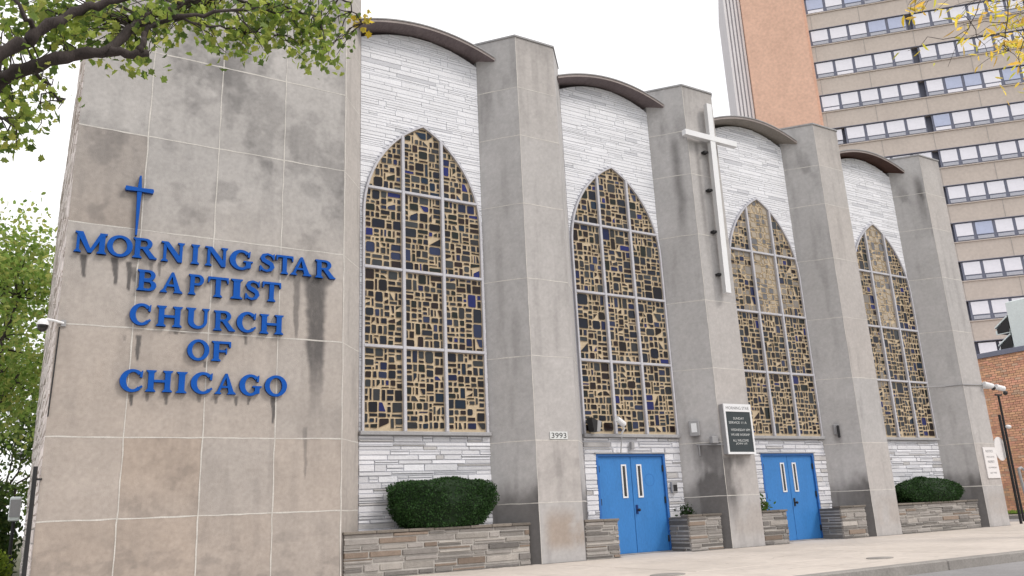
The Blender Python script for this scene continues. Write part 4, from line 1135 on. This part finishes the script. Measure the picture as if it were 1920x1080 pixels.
# one window: dark frame, large fixed light with blind, small hopper below
def winmesh(kind, wdt, wide):
    m2 = MB(); h_ = FH*.5-.03
    m2.box(0, wdt, -.06, -.02, -h_, 0, 'hrframe')      # recessed plate
    f = .088
    zb = -h_*.72 if wide != 2 else -h_*.97
    g_ = 'blind' if kind != 1 else 'blueblind'
    m2.box(f, wdt-f*.6, -.085, -.061, zb+.02, -.05, g_)
    if wide != 2: m2.box(f+.02, wdt-f*.6-.02, -.10, -.061, -h_+.06, zb-.05, 'hopper' if wide == 0 else 'blind')
    me = MB_to_mesh(m2, 'window'); return me
def MB_to_mesh(s, name):
    me = bpy.data.meshes.new(name); me.from_pydata((np.array(s.v)*U).tolist(), [], s.f)
    for m_ in s.mats: me.materials.append(m_)
    me.polygons.foreach_set('material_index', s.m); me.update(); return me
var = {}
for wdt in (PWH, .90):
    for kd in (0,1):
        for wi in (0,1): var[(wdt,kd,wi)] = winmesh(kd, wdt-.004, wi)
R_ = random.Random(31)
rz = math.atan2(du.y, du.x)
blues = {(0,3),(0,4),(2,6),(2,7),(2,9),(-1,2)}
cnt = 0
for k in range(-1, 9):
    for j in range(11):
        if j < 5: u = j*PWH+.02; wdt = PWH
        else: u = 5.24+(j-5)*.90; wdt = .90
        if j == 10 and k not in (-1,0,1,2): continue
        if k >= 3 and j == 0: continue
        if cnt >= 100: continue
        kd = 1 if (k,j) in blues or ((k,j-0) not in blues and R_.random() < .04) else 0
        me = var[(wdt,kd,1 if R_.random() < .13 else 0)]
        o = bpy.data.objects.new('window', me); C.objects.link(o); o.parent = hb
        P = Vector(hr(u, -.09, HZ-k*FH-.03))-Vector((HX,HY,0)); o.location = P*U; o.rotation_euler.z = rz
        cnt += 1
# remaining windows beyond the photo, as one part
mb = MB()
for k in list(range(-3,-1))+list(range(-1,11)):
    for j in range(17):
        if k >= -1 and k < 9 and j < 11 and not (j == 10 and k not in (-1,0,1,2)) and not (k >= 3 and j == 0): continue
        u = j*PWH+.02 if j < 5 else 5.24+(j-5)*.90; wdt = .88
        if u+wdt > UMAX: continue
        hbox(mb, u+.07, u+wdt-.05, -.06, -.03, HZ-k*FH-.70, HZ-k*FH-.1, 'blind'); hbox(mb, u+.09, u+wdt-.07, -.06, -.02, HZ-k*FH-.93, HZ-k*FH-.77, 'hopper')
mb.build('window_rest', hb)['kind'] = 'stuff'

# ---------------------------------------------------------------- trees
def branch(mb, p0, p1, r0, r1, R_, sag=0., wob=.06, n=6, seg=7):
    p0, p1 = Vector(p0), Vector(p1); L_ = (p1-p0).length; pts = []; rr = []
    for i in range(n+1):
        t = i/n; p = p0.lerp(p1, t)+Vector((R_.gauss(0,wob),R_.gauss(0,wob),R_.gauss(0,wob)))*L_*(0 if i in (0,n) else .5)
        p.z += sag*4*t*(1-t)*L_; pts.append(p); rr.append(r0+(r1-r0)*t)
    mb.tube(pts, rr, 'bark', seg); return pts
def greencol(lo, hi):
    return lambda R_: tuple(lo[i]+(hi[i]-lo[i])*R_.random() for i in range(3)) if True else None
def leafc(stops):
    def f(R_):
        a, b = R_.choice(stops), R_.choice(stops); t = R_.random(); k = R_.uniform(.75,1.25)
        return tuple((a[i]*(1-t)+b[i]*t)*k for i in range(3))
    return f

def tree(name, x, y, h, cr, trunk_h, label, seed, stops, nleaf, lsize, clumps=60, group=None, lean=(0,0)):
    R_ = random.Random(seed); t = thing(name, (x,y,0), label, 'tree', group)
    mb = MB(); top = Vector((x+lean[0], y+lean[1], trunk_h))
    branch(mb, (x,y,-.1), top, .22*h/8, .15*h/8, R_, wob=.03, n=6, seg=10)
    ends = []
    ctr = Vector((x+lean[0], y+lean[1], (trunk_h+h)/2+.2*0))
    for i in range(clumps):
        a = R_.uniform(0,6.283); ph = R_.uniform(-.75,1); rr = R_.uniform(.35,1)**.6
        e = ctr+Vector((math.cos(a)*cr*rr*math.sqrt(max(0,1-ph*ph*.8)), math.sin(a)*cr*rr*math.sqrt(max(0,1-ph*ph*.8)), ph*(h-trunk_h)*.5))
        ends.append(e)
    limbs = []
    for i in range(7):
        a = 6.283*i/7+R_.uniform(-.3,.3); e = top+Vector((math.cos(a)*cr*.55, math.sin(a)*cr*.55, (h-trunk_h)*R_.uniform(.3,.7)))
        limbs.append(branch(mb, top-Vector((0,0,R_.uniform(0,trunk_h*.3))), e, .10*h/8, .03*h/8, R_, wob=.08, n=6))
    for e in ends:
        b = min((p for l in limbs for p in l[1:]), key=lambda p: (p-e).length+R_.uniform(0,.3)); branch(mb, b, e, .022*h/8, .006, R_, wob=.08, n=4, seg=5)
    mb.build('trunk', t, smooth=True)
    m2 = MB(); pts = []
    for e in ends:
        s = R_.uniform(.28,.55)*cr*.55
        for _ in range(nleaf//clumps): pts.append((e.x+R_.gauss(0,s), e.y+R_.gauss(0,s), e.z+R_.gauss(0,s*.55)))
    add_leaves(m2, pts, lsize, R_, leafc(stops), shape='oval', droop=.3)
    m2.build('crown', t)
    return t
GR = [(.10,.17,.03),(.16,.24,.05),(.24,.30,.07),(.07,.12,.03)]
YG = [(.34,.40,.09),(.48,.50,.14),(.24,.31,.07),(.55,.48,.16)]
LG = [(.24,.36,.08),(.34,.44,.12),(.15,.25,.05),(.42,.44,.13)]
DG = [(.04,.08,.02),(.06,.10,.03),(.09,.13,.03)]
tree('broadleaf_tree', -1.3, 13, 8.1, 2.1, 2.2, 'tall yellow green tree with open dark limbs left of the church', 41, LG, 10500, .13, 75, 'trees left of the church')
tree('broadleaf_tree', -2.6, 19, 9.0, 2.6, 3.0, 'dense green tree farther back at the left edge of the photo', 42, LG+GR, 8000, .17, 60, 'trees left of the church')
tree('broadleaf_tree', -.7, 24, 5.6, 2.2, 1.0, 'low dark tree filling the gap behind the church side wall', 43, DG+GR, 4500, .18, 45, 'trees left of the church')
# bush
def bush(x, y, r, h, label, seed, stops, n=5000, ls=.12):
    R_ = random.Random(seed); mb = MB()
    for k in range(14):
        a = R_.uniform(0,6.28); branch(mb, (x,y,-.1), (x+r*.7*math.cos(a), y+r*.7*math.sin(a), h*R_.uniform(.5,.9)), .03, .01, R_, n=4, seg=5)
    pts = []
    for _ in range(n):
        a = R_.uniform(0,6.283); u = R_.uniform(-.2,1); k = R_.uniform(.75,1.05)*(1+.12*math.sin(a*4+u*5))
        q = math.sqrt(max(0,1-u*u)); pts.append((x+r*k*q*math.cos(a), y+r*k*q*math.sin(a), max(0.02,h*(.15+.8*u*k))))
    add_leaves(mb, pts, ls, R_, leafc(stops), shape='oval')
    tag(mb.build('bush', None, (x,y,0)), label, 'bush')
bush(-.95, 9.5, 1.0, 2.0, 'dark green bush beside the church side wall', 51, DG)
bush(-2.6, 12, 1.4, 2.2, 'green bush at the left edge of the photo below the trees', 52, GR)
ex, ez = at(31,928,7.4).x, at(31,928,7.4).z-.03
bush(-.42, 5.6, .42, .62, 'low bright green shrub at the foot of the church corner', 53, [(.30,.42,.06),(.40,.50,.08),(.2,.3,.05)], 5000, .05)
bush(-1.3, 6.6, .8, .75, 'spreading bright green shrub on the lawn at the left edge', 54, [(.30,.42,.06),(.40,.50,.08),(.2,.3,.05)], 6000, .06)
eb = thing('utility_box', (-.15,7.5,0), 'pale grey utility cabinet on the lawn beside the church', 'cabinet')
mb = MB(); mb.box(ex-.09,ex+.09,7.4,7.6,ez-.42,ez,'hvac',bev=.02); mb.tube([(ex,7.5,0),(ex,7.5,ez-.4)], .03, 'black'); mb.build('cabinet', eb)
mb = MB(); mb.box(ex-.08,ex+.08,7.38,7.398,ez-.35,ez-.05,'greymet'); mb.build('door', eb)

# overhanging street tree at the upper left
R_ = random.Random(61); TY = -4.6
st_ = thing('street_tree', (-1.5,-4.0,0), 'street tree reaching in from the upper left with dark limbs and yellow green leaves', 'tree')
mb = MB()
def P3(px, py, dy=0): return at(px, py, TY+dy)
fork = Vector((-1.35,-4.1,2.3))
branch(mb, (-1.5,-4.0,-.1), fork, .20, .13, R_, wob=.03, n=6, seg=12)
limbs = []
def limb(pts, r0, r1):
    pts = [Vector(p) for p in pts]; out = []
    for i in range(len(pts)-1):
        a, b = pts[i], pts[i+1]
        for k in range(4):
            t = k/4; q = a.lerp(b, t); out.append(q+Vector((R_.gauss(0,.006),R_.gauss(0,.02),R_.gauss(0,.006))))
    out.append(pts[-1]); n = len(out)
    mb.tube(out, [(r0+(r1-r0)*i/(n-1))*(1+.12*math.sin(i*1.9)) for i in range(n)], 'bark', 9); limbs.append(out); return out
limb([fork, P3(-60,195,.2), P3(0,150,.1), P3(45,132), P3(93,115,-.05), P3(150,103,-.05), P3(203,97,-.1), P3(240,60,0), P3(268,38,.1), P3(333,8,.1), P3(400,-30,.1)], .054, .020)
limb([P3(200,98,-.1), P3(235,100,-.15), P3(278,99,-.15)], .032, .022)
limb([P3(262,98,-.15), P3(268,80,-.15), P3(272,62,-.1), P3(300,40,0)], .022, .014)
limb([fork+Vector((0,0,.5)), P3(-80,140,-.3), P3(0,100,-.2), P3(46,80,-.2), P3(76,62,-.2), P3(139,22,-.2), P3(185,8,-.2), P3(250,-6,-.2), P3(330,-30,-.2)], .048, .018)
limb([P3(74,62,-.2), P3(50,35,-.3), P3(25,-10,-.3)], .02, .010)
limb([P3(262,45,0), P3(330,32,-.1), P3(400,22,-.1), P3(480,18,0), P3(560,22,.1)], .018, .007)
limb([P3(330,34,-.1), P3(380,44,.1), P3(440,52,.2), P3(520,66,.2)], .010, .005)
limb([P3(333,8,.1), P3(400,-4,.2), P3(470,4,.2), P3(540,8,.1), P3(600,40,.1)], .016, .005)
limb([P3(400,-30,.1), P3(520,-40,.2), P3(620,-20,.2), P3(655,10,.2), P3(678,45,.25)], .014, .004)
limb([P3(-60,190,.2), P3(-10,215,.1), P3(30,240,0)], .02, .006)
limb([P3(60,130,0), P3(90,160,.1), P3(115,190,.1)], .012, .005)
# twigs into measured leaf regions (photo ellipses: x, y, rx, ry, twigs)
REG = [(60,25,70,30,34),(180,30,60,30,26),(300,25,60,30,26),(400,25,50,32,22),(490,35,50,35,26),(580,40,50,40,28),(20,70,40,30,12),(130,70,45,25,14),(225,95,35,20,9),(270,105,35,14,7),
 (440,85,28,30,12),(505,75,22,35,9),(585,90,40,30,16),(600,110,25,14,6),(20,190,30,30,9),(40,230,30,30,8),(15,275,20,25,5),(110,190,25,25,4),(95,140,40,20,6),(60,205,20,20,3),(350,30,50,25,10),(240,60,40,30,10),(390,70,30,20,3),(545,45,60,30,10),(310,60,30,20,5)]
YEL = [(678,42,12,18,3)]
lpts = []; ypts = []
def twigs(reg, store, nl, spread=.10):
    for (x_, y_, rx, ry, n) in reg:
        for _ in range(n):
            e = at(x_+R_.gauss(0,.5)*rx, y_+R_.gauss(0,.5)*ry, TY+R_.uniform(-.12,.85))
            b = min((p for l in limbs for p in l), key=lambda p: (p-e).length+R_.uniform(0,.08))
            c = branch(mb, b, e, .0055, .0025, R_, wob=.07, n=4, seg=4, sag=.06)
            for _k in range(nl):
                q = c[-1-R_.randrange(3)] if R_.random() < .7 else e
                store.append((q.x+R_.gauss(0,spread*.62), q.y+R_.gauss(0,spread), q.z+R_.gauss(0,spread*.55)))
REG = [(a,b,c,d,max(2,int(n*.8))) for a,b,c,d,n in REG]
twigs(REG, lpts, 11); twigs(YEL, ypts, 9, .055)
mb.build('trunk', st_, smooth=True)
m2 = MB()
add_leaves(m2, lpts, .060, R_, leafc([(.29,.39,.07),(.38,.46,.10),(.18,.27,.05),(.46,.48,.11),(.10,.16,.04),(.10,.16,.04)]), shape='lobed', droop=.5)
add_leaves(m2, ypts, .055, R_, leafc([(.62,.45,.04),(.5,.42,.06)]), shape='lobed', droop=.7)
m2.build('crown', st_)

# autumn tree at the upper right
R_ = random.Random(67); TY = -5.0
at2 = thing('autumn_tree', (14.2,-4.0,0), 'street tree with sparse yellow leaves on thin drooping twigs at the upper right', 'tree')
mb = MB(); fork = Vector((14.3,-4.1,4.2)); branch(mb, (14.2,-4.0,-.1), fork, .22, .14, R_, wob=.03, n=6, seg=10)
limbs = []
limb([fork, Vector((13.6,-4.4,6.2)), P3(1990,-60), P3(1950,-20), P3(1900,0)], .10, .015)
limb([P3(1990,-60), P3(1900,-60), P3(1800,-40), P3(1720,-10)], .025, .008)
limb([P3(1900,-60,.1), P3(1890,0,.1), P3(1883,60,.1), P3(1892,95,.1)], .010, .005)
limb([P3(1850,-50,-.1), P3(1835,10,-.1), P3(1815,55,-.1), P3(1790,70,-.1)], .008, .004)
limb([P3(1960,-20,.1), P3(1930,30,.1), P3(1915,90,.1)], .010, .005)
limb([fork+Vector((0,0,.6)), Vector((15.2,-4.2,6.8)), Vector((15.6,-4.3,8.4))], .09, .03)
ypts = []
twigs([(1715,12,20,16,6),(1740,25,15,12,3),(1790,20,30,20,4),(1860,15,30,20,8),(1880,60,18,35,8),(1815,70,18,20,3),(1850,95,25,15,4),(1908,60,14,60,9),(1700,90,12,10,1),(1775,125,10,6,1),(1840,125,10,6,1),(1790,45,20,15,2),(1915,110,8,30,4)], ypts, 3, .09)
mb.build('trunk', at2, smooth=True)
for k in range(500):
    a = R_.uniform(0,6.28); rr = R_.uniform(0,1.4); ypts.append((15.4+rr*math.cos(a), -4.3+rr*math.sin(a), 8.4+R_.uniform(-.8,1.2)))
m2 = MB(); add_leaves(m2, ypts, .15, R_, leafc([(.82,.64,.07),(.85,.68,.14),(.6,.58,.08),(.78,.5,.10)]), shape='long', droop=.8)
m2.build('crown', at2)

# far backdrop trees behind everything, seen only from beside the photograph's place
for i, (x, y) in enumerate(((-14,30),(-9,38),(52,-1),(60,6))):
    tree('distant_tree', x, y, 8, 3, 2.4, ['wide green tree far off beyond the lawn','far green tree beyond the lawn, farther to the right','round green tree far down the street','farthest green tree down the street'][i], 700+i, GR, 2500, .3, 40)
